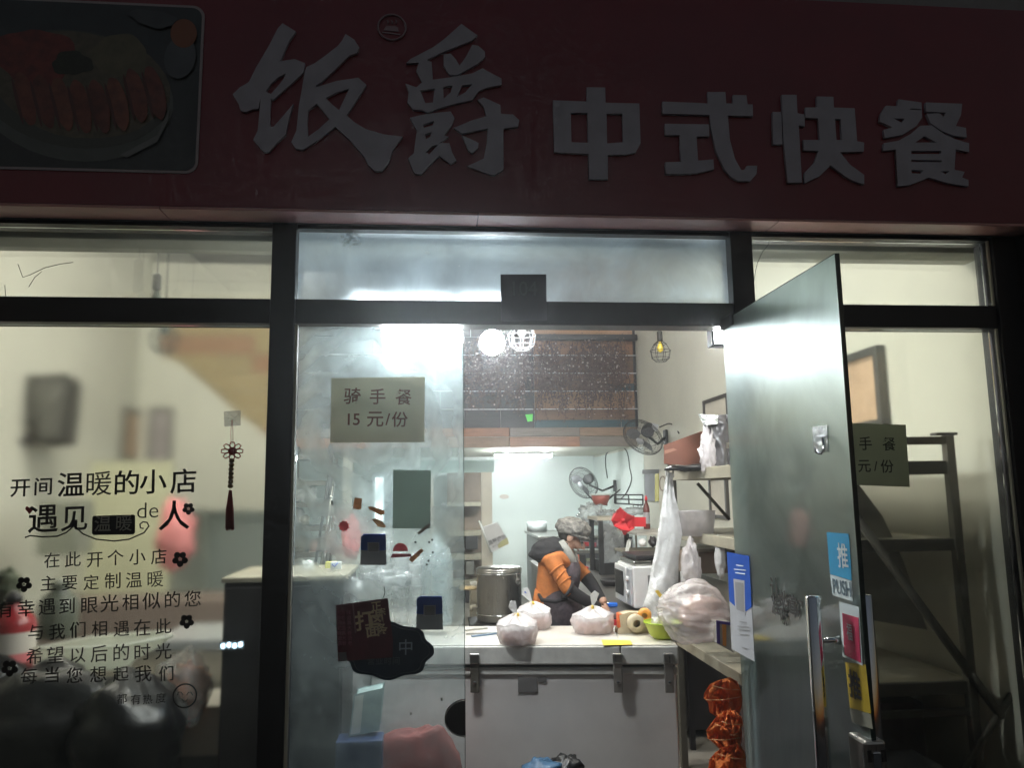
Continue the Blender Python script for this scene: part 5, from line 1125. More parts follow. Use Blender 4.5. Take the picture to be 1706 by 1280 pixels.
# tape dispenser / parcel
t = thing('tape_dispenser', 'yellowish tape dispenser with an orange roll on the freezer lid', 'tape dispenser', ontop(1058, 1056))
b = ontop(1060, 1056)
build('base', MB().slab([b+Vector((x, 0, z)) for x, z in ((-.085, 0), (.085, 0), (.085, .02), (.07, .03), (.055, .09), (-.03, .095), (-.075, .085), (-.07, .03), (-.085, .02))], (0, .07, 0)), mat('old_cream_plastic', (.62, .52, .36), .4, nz=.2), t, bevel=.006)
build('roll', MB().lathe([(.018, -.03), (.042, -.03), (.042, .03), (.018, .03), (.018, -.03)], b+Vector((-.005, -.01, .052)), 28, ax=(0, 1, 0)), mat('tape_brown', (.60, .50, .34), .4), t)
build('spare_roll', MB().lathe([(.014, -.02), (.034, -.02), (.034, .02), (.014, .02), (.014, -.02)], b+Vector((.045, .0, .085)), 24, ax=(.3, 1, 0)), mat('tape_orange', (.80, .35, .06), .4), t)
build('cutter', MB().box(b+Vector((-.075, .03, .06)), (.02, .05, .07)), m_orange, t, bevel=.004)
# lime bowl
b = ontop(1106, 1064); t = thing('lime_bowl', 'lime green plastic bowl at the right end of the freezer', 'bowl', b)
build('bowl', MB().lathe([(0, 0), (.048, 0), (.066, .018), (.088, .072), (.091, .075), (.084, .072), (.062, .02), (0, .008)], b, 36), m_green, t); build('rim', MB().ring(b+Vector((0, 0, .075)), .0895, .004, (0, 0, 1), 36, 6), mat('lime_dark', (.35, .50, .02), .3), t)
blobthing('crumpled_bag', 'small crumpled white bag lying in the lime bowl', 'plastic bag', 1100, 1040, .75, (.05, .05, .03), m_film, 14, .4, 3)
# tall white bag hanging
o_pts = [(1109, 790), (1115, 782), (1121, 800), (1124, 826), (1131, 850), (1139, 875), (1136, 895), (1131, 915), (1131, 945), (1129, 975), (1124, 1010), (1116, 1035), (1098, 1038), (1078, 1040), (1069, 1016), (1078, 990), (1084, 955), (1092, 915), (1098, 875), (1104, 830)]
YBag = 1.15
def sheetbag(name, label, L_, Rr, y, m, seed, amp=.02, n=26, w_=10):
    """pleated hanging film: L_, Rr = left and right outlines, top to bottom"""
    def samp(P, t):
        f = t*(len(P)-1); i = min(int(f), len(P)-2); f -= i; return (P[i][0]*(1-f)+P[i+1][0]*f, P[i][1]*(1-f)+P[i+1][1]*f)
    front, back = [], []
    for i in range(n+1):
        a, b = samp(L_, i/n), samp(Rr, i/n)
        for j in range(w_+1):
            s = j/w_; q = (a[0]*(1-s)+b[0]*s, a[1]*(1-s)+b[1]*s); bul = math.sin(math.pi*s)*.05*(.2+i/n)
            wv = amp*noise.fractal(Vector((s*5+seed, i/n*2.2, seed)), 1, 2, 3)
            p = A(q[0], q[1], y-bul+wv); front.append(p); back.append(A(q[0], q[1], y+bul*.8-wv*.5+.008))
    mb = MB(); k = w_+1; nn = len(front); mb.add(front+back, [(i*k+j, i*k+j+1, (i+1)*k+j+1, (i+1)*k+j) for i in range(n) for j in range(w_)]+[(nn+(i+1)*k+j, nn+(i+1)*k+j+1, nn+i*k+j+1, nn+i*k+j) for i in range(n) for j in range(w_)], True)
    o = build(name, mb, m, None, A(*L_[-1], y)); return o
o = sheetbag('hanging_bag', '', [(1110, 788), (1104, 830), (1098, 875), (1092, 915), (1084, 955), (1078, 990), (1070, 1014), (1078, 1038)], [(1120, 788), (1124, 826), (1131, 850), (1140, 874), (1135, 900), (1131, 930), (1130, 975), (1122, 1036)], YBag, m_bagw, 3); tag(o, 'tall white plastic bag hanging from the rack corner like a long cone', 'plastic bag')
build('bag_loop', MB().tube([A(1110, 792, YBag), A(1111, 780, YBag), A(1117, 778, YBag), A(1121, 784, YBag), A(1121, 796, YBag)], .006, 6), m_bagw, o)
t = thing('bag_tie', 'yellow tie standing up from the knot of the big clear bag', 'tie', A(1112, 1010, 1.0))
build('strip', MB().slab([A(a, b, 1.0) for a, b in ((1091, 985), (1097, 984), (1114, 1006), (1110, 1011))], (0, .004, 0)), m_yellow, t)
build('knot', MB().blob(A(1113, 1012, 1.0), (.018, .018, .03), 6, .3), mat('tie_brown', (.22, .12, .08), .6), t)

# ================================================================== STORAGE RACK BY THE RIGHT WINDOW
RX0, RX1, RY0, RY1 = 1.40, 2.36, .35, 1.62
t = rack = thing('storage_rack', 'beige steel storage rack between the doorway and the right wall', 'rack', (1.88, 1.0, 0))
ZB1, ZB2, ZB3 = 1.715, 1.365, .745
posts = {}
for x in (RX0+.02, RX1-.02):
    for y in (RY0, RY1): build('post', MB().bb((x-.02, y-.02, 0), (x+.02, y+.02, 1.83)), m_darkbeige, rack, bevel=.003)
for z, th in ((ZB1, .06), (ZB2, .055), (ZB3, .055)):
    build('shelf_rail', MB().bb((RX0, RY0+.021, z-th), (RX0+.02, RY1-.021, z)), m_beige, rack, bevel=.003); build('shelf_rail', MB().bb((RX1-.02, RY0+.021, z-th), (RX1, RY1-.021, z)), m_beige, rack)
    build('shelf_rail', MB().bb((RX0+.041, RY0-.01, z-th), (RX1-.041, RY0+.012, z)), m_darkbeige, rack, bevel=.003); build('shelf_rail', MB().bb((RX0+.041, RY1-.012, z-th), (RX1-.041, RY1+.01, z)), m_beige, rack, bevel=.003)
    n_ = 5
    for k in range(n_):
        y0 = RY0+.022+(RY1-RY0-.044)*k/n_; build('shelf_board', MB().bb((RX0+.0205, y0, z-.016), (RX1-.0205, y0+(RY1-RY0-.044)/n_-.004, z-.002)), m_beige, rack)
build('top_bar', MB().bb((RX0+.041, RY0-.015, 1.79), (RX1-.041, RY0+.01, 1.825)), m_darkbeige, rack); build('top_bar', MB().bb((RX0, RY0+.021, 1.795), (RX0+.02, RY0+.3, 1.825)), m_darkbeige, rack)
build('corner_cap', MB().bb((RX1-.09, RY0-.028, 1.831), (RX1+.012, RY0+.02, 1.843)), m_dcab, rack)
def brace(a, b, w_=.022): build('brace', MB().tube([a, b], w_, 4), m_darkbeige, rack)
brace(A(1418, 850, RY0-.03), A(1668, 1195, RY0-.03)); brace(A(1690, 1150, RY0-.03), A(1600, 1290, RY0-.03), .016)
brace(A(1162, 806, RY1-.03), A(1215, 866, RY1-.03), .013)
build('low_bar', MB().bb((RX0+.041, RY0-.01, .60), (RX1-.041, RY0+.012, .63)), m_darkbeige, rack)
# goods on the rack
def boxthing(nm, label, cat, c, size, m, rot=0, bevel=.004, parent=None):
    c = Vector(c); o = build(nm, MB().box(c, size, Matrix.Rotation(R(rot), 3, 'Z')), m, None, c-Vector((0, 0, size[2]/2)), bevel=bevel); return tag(o, label, cat)
a0 = A(1140, 785, 1.1)
# open cardboard box, tilted rim
bx = thing('cardboard_box', 'open reddish brown cardboard box tilted on top of the rack', 'cardboard box', A(1150, 783, 1.2))
Yc = 1.22
bpts = [(1106, 742), (1168, 719), (1200, 712), (1200, 778), (1150, 776), (1108, 773)]
build('front_wall', MB().slab([A(a, b, Yc) for a, b in bpts], (0, .006, 0)), m_brown, bx)
build('side_wall', MB().slab([A(1106, 742, Yc+.007), A(1106, 773, Yc+.007), A(1117, 776, Yc+.32), A(1117, 748, Yc+.32)], (.006, 0, 0)), mat('brown_inside', (.26, .11, .07), .8), bx)
build('base', MB().slab([A(1108, 773, Yc+.007), A(1200, 778, Yc+.007), A(1195, 776, Yc+.30), A(1118, 774, Yc+.30)], (0, 0, .005)), m_brown, bx)
build('tape', MB().slab([A(a, b, Yc-.002) for a, b in ((1107, 751), (1122, 747), (1128, 750), (1107, 757))], (0, .0012, 0)), mat('tape_clear', (.30, .15, .10), .3), bx)
pk = sheetbag('dark_pack', '', [(1172, 694), (1175, 715), (1180, 740), (1176, 770)], [(1215, 690), (1216, 715), (1218, 745), (1218, 785)], 1.02, mat('dark_grey_film', (.085, .08, .08), .3, nz=.4, nscale=9, bump=.5), 5, .05); tag(pk, 'dark grey crumpled pack standing on the rack in front of the brown box', 'pack')
o = sheetbag('pack_flap', '', [(1163, 690), (1172, 708)], [(1196, 692), (1196, 707)], .99, m_foam, 8, .05); tag(o, 'pale torn flap of wrapping on top of the dark grey pack', 'wrapping')
o = build('foil_wrap', MB().blob(A(1179, 756, .97), (.040, .03, .11), 12, .6, 3.5), m_film, None, A(1175, 780, .97)); tag(o, 'crinkled clear wrap along the left side of the dark pack', 'wrapping')
blobthing('dark_pouch', 'flat dark crumpled cloth squeezed under the brown box', 'cloth', 1160, 780, 1.10, (.16, .10, .018), m_bbag, 4, .4, 3)
blobthing('tissue', 'small white tissue sticking out over the top rack shelf edge', 'tissue', 1145, 789, 1.5, (.022, .02, .022), m_foam, 17, .4, 3)
b = A(1162, 893, 1.15); o = build('milky_tub', MB().lathe([(0, 0), (.085, 0), (.10, .13), (.104, .135), (.0, .14)], b, 32), m_film, None, b); tag(o, 'milky plastic tub on the middle rack shelf', 'tub')
blobthing('clear_bag', 'clear plastic bag drooping under the middle rack shelf', 'plastic bag', 1152, 945, 1.0, (.045, .06, .13), m_film, 23, .35, 2.5)
blobthing('clear_bag', 'narrow milky plastic bag hanging beside the open door edge', 'plastic bag', 1200, 930, .9, (.025, .04, .10), m_bagw, 24, .25, 2.5)
boxthing('brown_carton', 'old brown carton in shadow on the middle of the rack', 'carton', A(1178, 935, 1.35), (.30, .2, .12), mat('old_carton', (.20, .15, .11), .8, nz=.3), bevel=.006)
# big clear bag of food
bgc = A(1158, 1022, .62); rx = (A(1215, 1022, .62)-A(1105, 1022, .62)).length/2; rz = (A(1158, 972, .62)-A(1158, 1075, .62)).length/2
t = thing('food_bag', 'big shiny clear plastic bag of pale food on the low rack shelf', 'plastic bag', bgc-Vector((0, 0, rz)))
fm_ = MB().blob(bgc, (rx, .17, rz), 31, .10, 1.1, 110, 64, flat=-.86)
kp = A(1117, 1014, .62); ax_ = (bgc-kp).normalized(); u1 = ax_.orthogonal().normalized(); u2 = ax_.cross(u1)
for v in fm_.v:
    d = v-kp; a = math.atan2(d.dot(u2), d.dot(u1)); L_ = d.length
    p_ = .012*math.sin(11*a+3*noise.noise(v*9))+.007*math.sin(23*a+5*noise.noise(v*14)); p_ *= max(0, 1.25-L_/.30)
    n_ = (v-bgc).normalized(); v += n_*(p_+.004*noise.fractal(v*32, 1, 2, 3))
    if L_ < .06: v += (kp-v)*(.6*(1-L_/.06))
build('film', fm_, film('thick_film', (.84, .80, .80), .46, .08), t)
build('contents', MB().blob(bgc+Vector((.05, .03, -.02)), (rx*.72, .12, rz*.68), 33, .2, 2), mat('food_pale', (.58, .40, .35), .7), t)
# small printed carton
t = thing('printed_box', 'small white and violet printed box at the end of the low rack shelf', 'box', A(1207, 1075, .45))
build('carton', MB().slab([A(a, b, .45) for a, b in ((1193, 1036), (1222, 1040), (1222, 1088), (1194, 1072))], (0, .14, 0)), mat('carton_white', (.60, .56, .50), .5), t)
for pts, m in ((((1193, 1036), (1199, 1037), (1200, 1074), (1194, 1072)), mat('print_violet', (.10, .06, .28), .5)), (((1203, 1040), (1210, 1041), (1210, 1078), (1204, 1076)), mat('print_orange', (.70, .28, .06), .5)), (((1193, 1034), (1222, 1038), (1222, 1043), (1193, 1039)), mat('print_violet', (.10, .06, .28), .5))):
    build('printed_band', MB().slab([A(a, b, .449-.0004*len(t.children)) for a, b in pts], (0, -.0006, 0)), m, t)
# papers & carton seen through the open door
boxthing('food_carton', 'white carton with black print seen through the open glass door', 'carton', AX(1310, 1053, 1.50)+Vector((.05, 0, 0)), (.24, .20, .09), m_card, 8)
t = thing('paper_stack', 'curled sheets of paper lying on the top rack shelf by the right window', 'paper stack', (1.72, .42, ZB1))
for k in range(5):
    y_ = .36+.006*k; z0 = ZB1+.008+.008*k
    pts = [(1.52, z0), (1.70, z0+.004), (1.80+.01*k, z0+.012), (1.86+.012*k, z0+.016+.006*(k % 2)), (1.90+.01*(k % 3), z0+.022-.012*(k % 2))]
    vs = [(x, y, z) for x, z in pts for y in (y_, y_+.26)]
    build('sheet', MB().add(vs+[(x, y, z-.0012) for x, y, z in vs], [(2*i, 2*i+2, 2*i+3, 2*i+1) for i in range(4)]+[(10+2*i+1, 10+2*i+3, 10+2*i+2, 10+2*i) for i in range(4)]+[(2*i, 10+2*i, 12+2*i, 2*i+2) for i in range(4)]), m_foam if k % 2 else m_grey, t)
o = build('plastic_sheet', MB().slab([A(1425, 800, .5), A(1470, 860, .5), A(1505, 935, .5), A(1545, 1050, .5), A(1430, 1030, .5)], (0, .004, 0)), mat('dull_sheet', (.34, .32, .28), .6, nz=.2), None, A(1430, 1050, .5)); tag(o, 'pale plastic sheet slanting behind the rack brace in the right window', 'plastic sheet')
boxthing('dark_carton', 'dark carton low on the rack behind the right window', 'carton', (1.95, .95, .33), (.7, .6, .5), mat('dark_carton', (.06, .035, .03), .8, nz=.3))
boxthing('pale_box', 'pale flat box on the floor behind the right window', 'box', A(1500, 1290, .5), (.32, .3, .10), m_card)
boxthing('brown_carton', 'large brown carton on the middle shelf of the rack by the right window', 'carton', (1.98, .98, ZB2-.30+.0), (.62, .5, .0+.10), mat('old_carton', (.20, .15, .11), .8, nz=.3))
struct(build('drab_back_sheet', MB().bb((1.83, RY1+.015, .05), (XR-.004, RY1+.03, 1.66)), mat('drab_sheet', (.30, .27, .21), .8, nz=.2)))  # drab sheet added to darken the wall seen behind the rack
# orange net bags
m_or2 = tlm('orange_bag', (.97, .30, .09), .25, .15, 10)
OB = (('topmost bright orange bag bundled under the low rack shelf', [(1196, 1134), (1183, 1140), (1173, 1156), (1172, 1164), (1180, 1172), (1182, 1188), (1192, 1194)], [(1216, 1129), (1228, 1136), (1234, 1150), (1236, 1162), (1236, 1176), (1232, 1190), (1226, 1200)], .56),
      ('left middle orange bag of the bundled heap', [(1196, 1192), (1186, 1204), (1177, 1217), (1178, 1230), (1190, 1240), (1202, 1252)], [(1222, 1196), (1232, 1206), (1236, 1218), (1236, 1230), (1234, 1244), (1230, 1256)], .50),
      ('lowest orange bag of the bundled heap', [(1208, 1244), (1192, 1254), (1182, 1266), (1180, 1280), (1184, 1296)], [(1232, 1240), (1240, 1252), (1244, 1266), (1244, 1280), (1240, 1298)], .46),
      ('small orange flap folded between the upper and lower orange bags', [(1204, 1186), (1198, 1200), (1202, 1214), (1212, 1222)], [(1224, 1184), (1236, 1196), (1238, 1208), (1232, 1222)], .43))
for k, (lab, L_, Rr, y) in enumerate(OB):
    o = sheetbag('orange_bag', '', L_, Rr, y, m_or2, 61+k*7, .11, 40, 26); tag(o, lab, 'bag')
    for j in range(2):
        a = L_[1+j*2]; b = Rr[min(2+j, len(Rr)-1)]
        build('seam', MB().tube([A(a[0]+4, a[1]+3, y-.052), A((a[0]+b[0])/2, (a[1]+b[1])/2+4, y-.075), A(b[0]-3, b[1], y-.055)], .0016, 5), mat('seam_pale', (.9, .55, .25), .5), o)
# blue black bag in front of the freezer
blobthing('blue_bag', 'dark blue bag lying at the foot of the freezer', 'bag', 905, 1288, .35, (.09, .09, .05), mat('navy_cloth', (.02, .08, .16), .5), 61, .3)
blobthing('black_shoe_bag', 'small black bundle lying right of the dark blue bag', 'bundle', 945, 1284, .38, (.07, .08, .055), m_bbag, 63, .35)

# ================================================================== LEFT SIDE, BEHIND THE WINDOW
cb0 = A(370, 964, .50); cb1 = A(577, 966, .50)
t = thing('steel_cabinet', 'dark grey steel cabinet standing behind the left mullion', 'cabinet', ((cb0.x+cb1.x)/2, .7, 0))
zt = cb0.z
build('body', MB().bb((cb0.x+.01, .50, .40), (cb1.x-.01, 1.0, zt-.022)), m_dcab, t, bevel=.005); build('top', MB().bb((cb0.x, .49, zt-.02), (cb1.x, 1.01, zt+.002)), m_beige, t, bevel=.003)
build('base', MB().bb((cb0.x+.03, .53, .0), (cb1.x-.03, .98, .398)), mat('base_navy', (.02, .025, .05), .5), t)
build('door', MB().bb((cb0.x+.02, .488, .42), ((cb0.x+cb1.x)/2-.01, .4985, zt-.04)), m_dcab, t, bevel=.003); build('door', MB().bb(((cb0.x+cb1.x)/2+.0, .488, .42), (cb1.x-.02, .4985, zt-.04)), m_dcab, t, bevel=.003)
dz = A(387, 1076, .48)
ds = build('display', MB().box(dz, (.10, .010, .035)), m_black, t)
for k in range(4): build('led', MB().box(dz+Vector((-.036+.024*k, -.007, .004*(k % 2))), (.012, .005, .016)), emit('led_white', (.55, .8, 1.0), 22), ds)
# clear cup stacks and bags behind the door
def cups(label, px, py, h, r, Y, n):
    b = A(px, py, Y); t = thing('cup_stack', label, 'cup stack', b, 'clear plastic cup stacks behind the closed door')
    for k in range(n):
        z = h*k/n; build('cup', MB().lathe([(r*.75, z), (r, z+.075), (r*1.06, z+.078), (r*1.0, z+.081)], b, 20), m_clear, t)
    return t
tbz = A(650, 1040, 1.0).z
for k, (px, h, n) in enumerate(((612, .30, 6), (640, .42, 8), (668, .34, 7), (693, .26, 5))): cups(['leftmost short stack of clear cups behind the door', 'tallest stack of clear cups behind the door', 'medium stack of clear cups right of the tallest one', 'rightmost low stack of clear cups behind the door'][k], px, 1038, h, .045, 1.0, n)
t = thing('prep_table', 'pale narrow table with cups behind the closed door', 'table', (-.15, 1.2, 0))
build('top', MB().bb((A(583, 1044, .9).x, .9, tbz-.04), (A(700, 1044, .9).x, 1.5, tbz-.003)), m_lid, t); build('apron', MB().bb((A(585, 1044, .9).x, .92, .25), (A(698, 1044, .9).x, 1.48, tbz-.042)), mat('pale_apron', (.40, .38, .36), .6), t)
# water jug
b = A(727, 1040, 1.0); jr = (A(755, 1000, 1.0)-A(700, 1000, 1.0)).length/2
t = thing('water_jug', 'large clear bluish plastic jug behind the closed door', 'jug', b)
build('body', MB().lathe([(0, 0), (jr*.95, .0), (jr, .02), (jr, .14), (jr*.96, .15), (jr, .16), (jr, .30), (jr*.8, .37), (jr*.25, .41), (jr*.22, .44), (0, .44)], b, 36), film('jug_film', (.50, .60, .62), .40, .1), t)
blobthing('clear_bag', 'clear plastic bag lying on the cups behind the upper payment sticker', 'plastic bag', 640, 965, .95, (.13, .08, .05), m_clear, 71, .5, 3)
blobthing('clear_bag', 'crumpled clear bag at the left end of the cup stacks', 'plastic bag', 585, 985, .8, (.06, .06, .06), m_clear, 73, .5, 3)
blobthing('clear_bag', 'bigger crumpled clear bag to the right over the cups', 'plastic bag', 690, 945, 1.1, (.12, .08, .06), m_clear, 75, .5, 3)
# yellow/white things on the cabinet
o = boxthing('yellow_box', 'yellow box with a white flap on the steel cabinet', 'box', A(552, 945, .85), (.055, .04, .05), mat('soft_yellow', (.60, .56, .12), .6))
o = boxthing('white_tag', 'white cup with a blue check mark on the steel cabinet', 'cup', A(560, 943, .70), (.05, .02, .035), m_foam)
build('check_mark', MB().tube([A(553, 940, .685), A(557, 945, .685), A(563, 938, .685)], .003, 5), m_blue, o)
blobthing('white_bag', 'small white bag end on the left of the steel cabinet', 'plastic bag', 512, 945, .8, (.03, .03, .03), m_foam, 77, .3)
# red crate / blue crate / teal bag low behind the door
c = A(694, 1330, .47); o = build('red_bag', MB().blob(c, (.20, .07, .30), 101, .16, 1.2, 40, 28), mat('crate_red', (.20, .035, .03), .7, nz=.3), None, c-Vector((0, 0, .30))); tag(o, 'faded red bag low behind the closed glass door', 'bag')
o = build('teal_box', MB().slab([A(a, b, .44) for a, b in ((592, 1160), (636, 1150), (630, 1216), (584, 1226))], (0, .10, 0)), mat('pale_teal', (.42, .55, .54), .5, nz=.3), None, A(610, 1225, .44), bevel=.006); tag(o, 'pale teal box slanting low between the cabinet and the red bag', 'box')
build('box_band', MB().slab([A(a, b, .4385) for a, b in ((592, 1161), (606, 1158), (600, 1222), (584, 1225))], (0, -.001, 0)), m_foam, o)
boxthing('blue_crate', 'dark blue crate at the bottom below the slanting teal box', 'crate', A(600, 1262, .44), (.19, .12, .16), mat('crate_navy', (.015, .03, .09), .5), bevel=.006)
# black rubbish bags, foam tub, bottle etc in the left window
for k, (px, py, rx_, rz_, s2, Y) in enumerate(((60, 1230, .40, .29, 81, .50), (215, 1230, .22, .27, 83, .45), (-60, 1200, .3, .26, 85, .55))):
    c = A(px, py, Y); o = build('black_bag', MB().blob(c, (rx_, .24, rz_), s2, .16, 1.8, 44, 30), m_bbag, None, c-Vector((0, 0, rz_))); tag(o, ['biggest black rubbish bag in the corner of the left window', 'smaller shiny black rubbish bag left of the orange clear bag', 'black rubbish bag cut off by the left picture edge'][k], 'rubbish bag')
ta, tb2 = A(50, 1082, .62), A(290, 1064, .62)
t = thing('foam_tub', 'white foam tray tilted on top of the black bags', 'tray', A(165, 1120, .62))
tub = MB(); loop0 = [(50, 1082), (80, 1074), (140, 1063), (200, 1058), (280, 1053), (287, 1060)]; loop1 = [(287, 1062), (262, 1078), (225, 1098), (210, 1108), (205, 1119), (66, 1119), (58, 1108), (54, 1096)]
build('front_wall', MB().slab([A(a, b, .62) for a, b in ((50, 1082), (120, 1081), (200, 1078), (287, 1060), (262, 1080), (225, 1100), (208, 1118), (66, 1119), (58, 1104))], (0, .012, 0)), tlm('thin_foam', (.86, .88, .82), .6), t)
build('base', MB().slab([A(66, 1119, .633), A(208, 1118, .633), A(215, 1108, .86), A(80, 1108, .86)], (0, 0, .01)), tlm('thin_foam', (.86, .88, .82), .6), t)
build('back_wall', MB().slab([A(a, b, .86) for a, b in ((62, 1082), (150, 1065), (278, 1054), (215, 1108), (80, 1108))], (0, .012, 0)), tlm('thin_foam', (.86, .88, .82), .6), t)
build('rim', MB().tube([A(50, 1082, .62), A(120, 1081, .615), A(200, 1078, .615), A(287, 1060, .62), A(278, 1053, .86), A(150, 1063, .86), A(62, 1081, .86), A(50, 1082, .62)], .008, 6), tlm('thin_foam', (.86, .88, .82), .6), t)
t = bottle('red bottle with a pale and pink label at the left picture edge', 14, 1120, 985, .62, .095, mat('dull_red', (.26, .015, .02), .3), m_dcab, neck=.3, label_m=None)
b = A(14, 1120, .62); build('paper_label', MB().lathe([(.0965, .06), (.0965, .17)], b, 24), mat('label_pale', (.55, .50, .44), .6), t); build('pink_band', MB().lathe([(.0975, .045), (.0975, .085)], b, 24), mat('label_pink', (.60, .16, .17), .6), t)
o = build('plant_sprig', MB().blob(A(8, 985, .95), (.07, .06, .09), 90, .6, 3.5), mat('olive_leaf', (.05, .06, .03), .7), None, A(8, 1020, .95)); tag(o, 'dark leafy tuft behind the red bottle', 'plant')
bottle('grey green kettle shaped flask blurred behind the verse lettering', 95, 1062, 965, 1.3, .095, mat('grey_green', (.10, .11, .085), .4), mat('grey_green', (.10, .11, .085), .4), cat='flask', nm='flask', neck=.45)
o = build('clear_bag', MB().blob(A(300, 1150, .56), (.12, .10, .15), 93, .35, 2), film('window_bag', (.6, .62, .62), .35, .12), None, A(300, 1210, .56)); tag(o, 'shiny clear bag with orange food behind the smiley in the left window', 'plastic bag')
build('contents', MB().blob(A(312, 1150, .60), (.085, .06, .115), 95, .35, 2), mat('peach_food', (.62, .27, .17), .6), o); build('contents', MB().blob(A(305, 1205, .56), (.028, .03, .03), 96, .3), m_red, o)
boxthing('white_crate', 'white box behind the clear bag in the left window', 'box', A(310, 1205, .85), (.42, .3, .22), m_lid, bevel=.01)
boxthing('blue_box', 'dark blue box at the bottom of the left window', 'box', A(268, 1265, .62), (.08, .1, .14), m_blue)
boxthing('grey_crate', 'grey box on the floor under the white box', 'crate', A(330, 1268, .85), (.44, .3, .14), mat('grey_crate', (.10, .11, .12), .6))
# far blurred things
def farbox(nm, label, cat, x0, y0, x1, y1, Y, m, d=.25):
    a, b = A(x0, y0, Y), A(x1, y1, Y); o = build(nm, MB().bb((a.x, Y, b.z), (b.x, Y+d, a.z)), m, None, ((a.x+b.x)/2, Y, b.z), bevel=.012); return tag(o, label, cat)
farbox('yellow_curtain', 'yellowish hanging curtain blurred in the left window', 'curtain', 150, 770, 275, 1060, 5.2, mat('yellow_cloth', (.58, .575, .40), .8, nz=.1), .06)
farbox('grey_fridge', 'grey upright appliance blurred behind the verse lettering', 'appliance', 66, 835, 130, 925, 3.2, mat('olive_grey', (.24, .25, .20), .6))
blobthing('pink_bag', 'pink bag hanging blurred behind the word flower', 'bag', 293, 892, 3.6, (.15, .10, .26), mat('pink_cloth', (.68, .24, .24), .6), 97, .35)
o = blobthing('pink_bag', 'pink bag seen dimly through the closed door left of the payment sticker', 'bag', 585, 895, 3.2, (.07, .07, .17), mat('pink_cloth', (.68, .24, .24), .6), 98, .2)
farbox('brown_counter', 'low brown counter blurred behind the lower verse lines', 'counter', 60, 1008, 470, 1075, 3.3, mat('counter_brown', (.17, .13, .11), .6), .6)
farbox('dining_table', 'grey table edge blurred left of the steel cabinet', 'table', 250, 1068, 372, 1085, 1.8, mat('table_grey', (.26, .27, .27), .4), .6)

# ================================================================== THE WORKER
YP = 2.30
def skin_mesh(nodes, edges, levels=2):
    """nodes: name -> (pos, radius, tag); returns an evaluated mesh and a lookup"""
    names = list(nodes); me = bpy.data.meshes.new('sk'); me.from_pydata([tuple(nodes[n][0]) for n in names], [(names.index(a), names.index(b)) for a, b in edges], [])
    o = bpy.data.objects.new('sk', me); COL.objects.link(o)
    s = o.modifiers.new('s', 'SKIN'); s.use_smooth_shade = True
    for i, n in enumerate(names):
        r = nodes[n][1]; r = r if isinstance(r, tuple) else (r, r); me.skin_vertices[0].data[i].radius = r
    me.skin_vertices[0].data[0].use_root = True
    u = o.modifiers.new('u', 'SUBSURF'); u.levels = levels; u.render_levels = levels
    bpy.context.view_layer.update(); dg = bpy.context.evaluated_depsgraph_get()
    out = bpy.data.meshes.new_from_object(o.evaluated_get(dg)); bpy.data.objects.remove(o); return out
def Pp(px, py, dy=0.0): return A(px, py, YP+dy)
J = {
 'pelvis': (Pp(922, 1040, .02), (.135, .15), 'pants'), 'waist': (Pp(922, 1005, .02), (.112, .135), 'jacket'), 'belly': (Pp(923, 975, .02), (.115, .135), 'jacket'),
 'chest': (Pp(925, 945, .02), (.112, .140), 'jacket'), 'upper': (Pp(932, 925, .02), (.095, .13), 'jacket'), 'neck': (Pp(941, 912, .02), .052, 'skin'), 'skull': (Pp(948, 900, .02), .062, 'skin'),
 'head': (Pp(955, 893, .02), .088, 'skin'), 'brow': (Pp(962, 889, .02), .078, 'skin'), 'jaw': (Pp(963, 908, .02), .050, 'skin'), 'chin': (Pp(963, 916, .02), .026, 'skin'),
 'shR': (Pp(920, 934, -.13), .060, 'orange'), 'elR': (Pp(945, 982, -.18), .050, 'orange'), 'foR': (Pp(970, 998, -.17), .043, 'black'), 'wrR': (Pp(994, 1010, -.14), .034, 'black'), 'haR': (Pp(1000, 1014, -.12), .030, 'skin'),
 'shL': (Pp(945, 934, .18), .062, 'orange'), 'elL': (Pp(975, 960, .20), .052, 'orange'), 'foL': (Pp(989, 978, .12), .045, 'black'), 'wrL': (Pp(1002, 998, .02), .032, 'black'), 'haL': (Pp(1008, 1008, -.02), .029, 'skin'),
 'hipR': (Pp(920, 1060, -.09), .105, 'pants'), 'knR': (None, .07, 'pants'), 'anR': (None, .045, 'pants'), 'toR': (None, .042, 'black'),
 'hipL': (Pp(924, 1060, .12), .105, 'pants'), 'knL': (None, .07, 'pants'), 'anL': (None, .045, 'pants'), 'toL': (None, .042, 'black')}
for s_ in 'RL':
    h = J['hip'+s_][0]
    J['kn'+s_] = (Vector((h.x+.03, h.y, .45)), .072, 'pants'); J['an'+s_] = (Vector((h.x, h.y, .09)), .046, 'pants'); J['to'+s_] = (Vector((h.x+.15, h.y, .045)), .042, 'black')
E_ = [('pelvis', 'waist'), ('waist', 'belly'), ('belly', 'chest'), ('chest', 'upper'), ('upper', 'neck'), ('neck', 'skull'), ('skull', 'head'), ('head', 'brow'), ('brow', 'jaw'), ('jaw', 'chin'),
 ('upper', 'shR'), ('shR', 'elR'), ('elR', 'foR'), ('foR', 'wrR'), ('wrR', 'haR'), ('upper', 'shL'), ('shL', 'elL'), ('elL', 'foL'), ('foL', 'wrL'), ('wrL', 'haL'),
 ('pelvis', 'hipR'), ('hipR', 'knR'), ('knR', 'anR'), ('anR', 'toR'), ('pelvis', 'hipL'), ('hipL', 'knL'), ('knL', 'anL'), ('anL', 'toL')]
E_.remove(('brow', 'jaw')); E_.append(('head', 'jaw'))
me = skin_mesh(J, E_, 2)
mats_p = {'skin': 0, 'jacket': 1, 'orange': 1, 'black': 2, 'pants': 2}
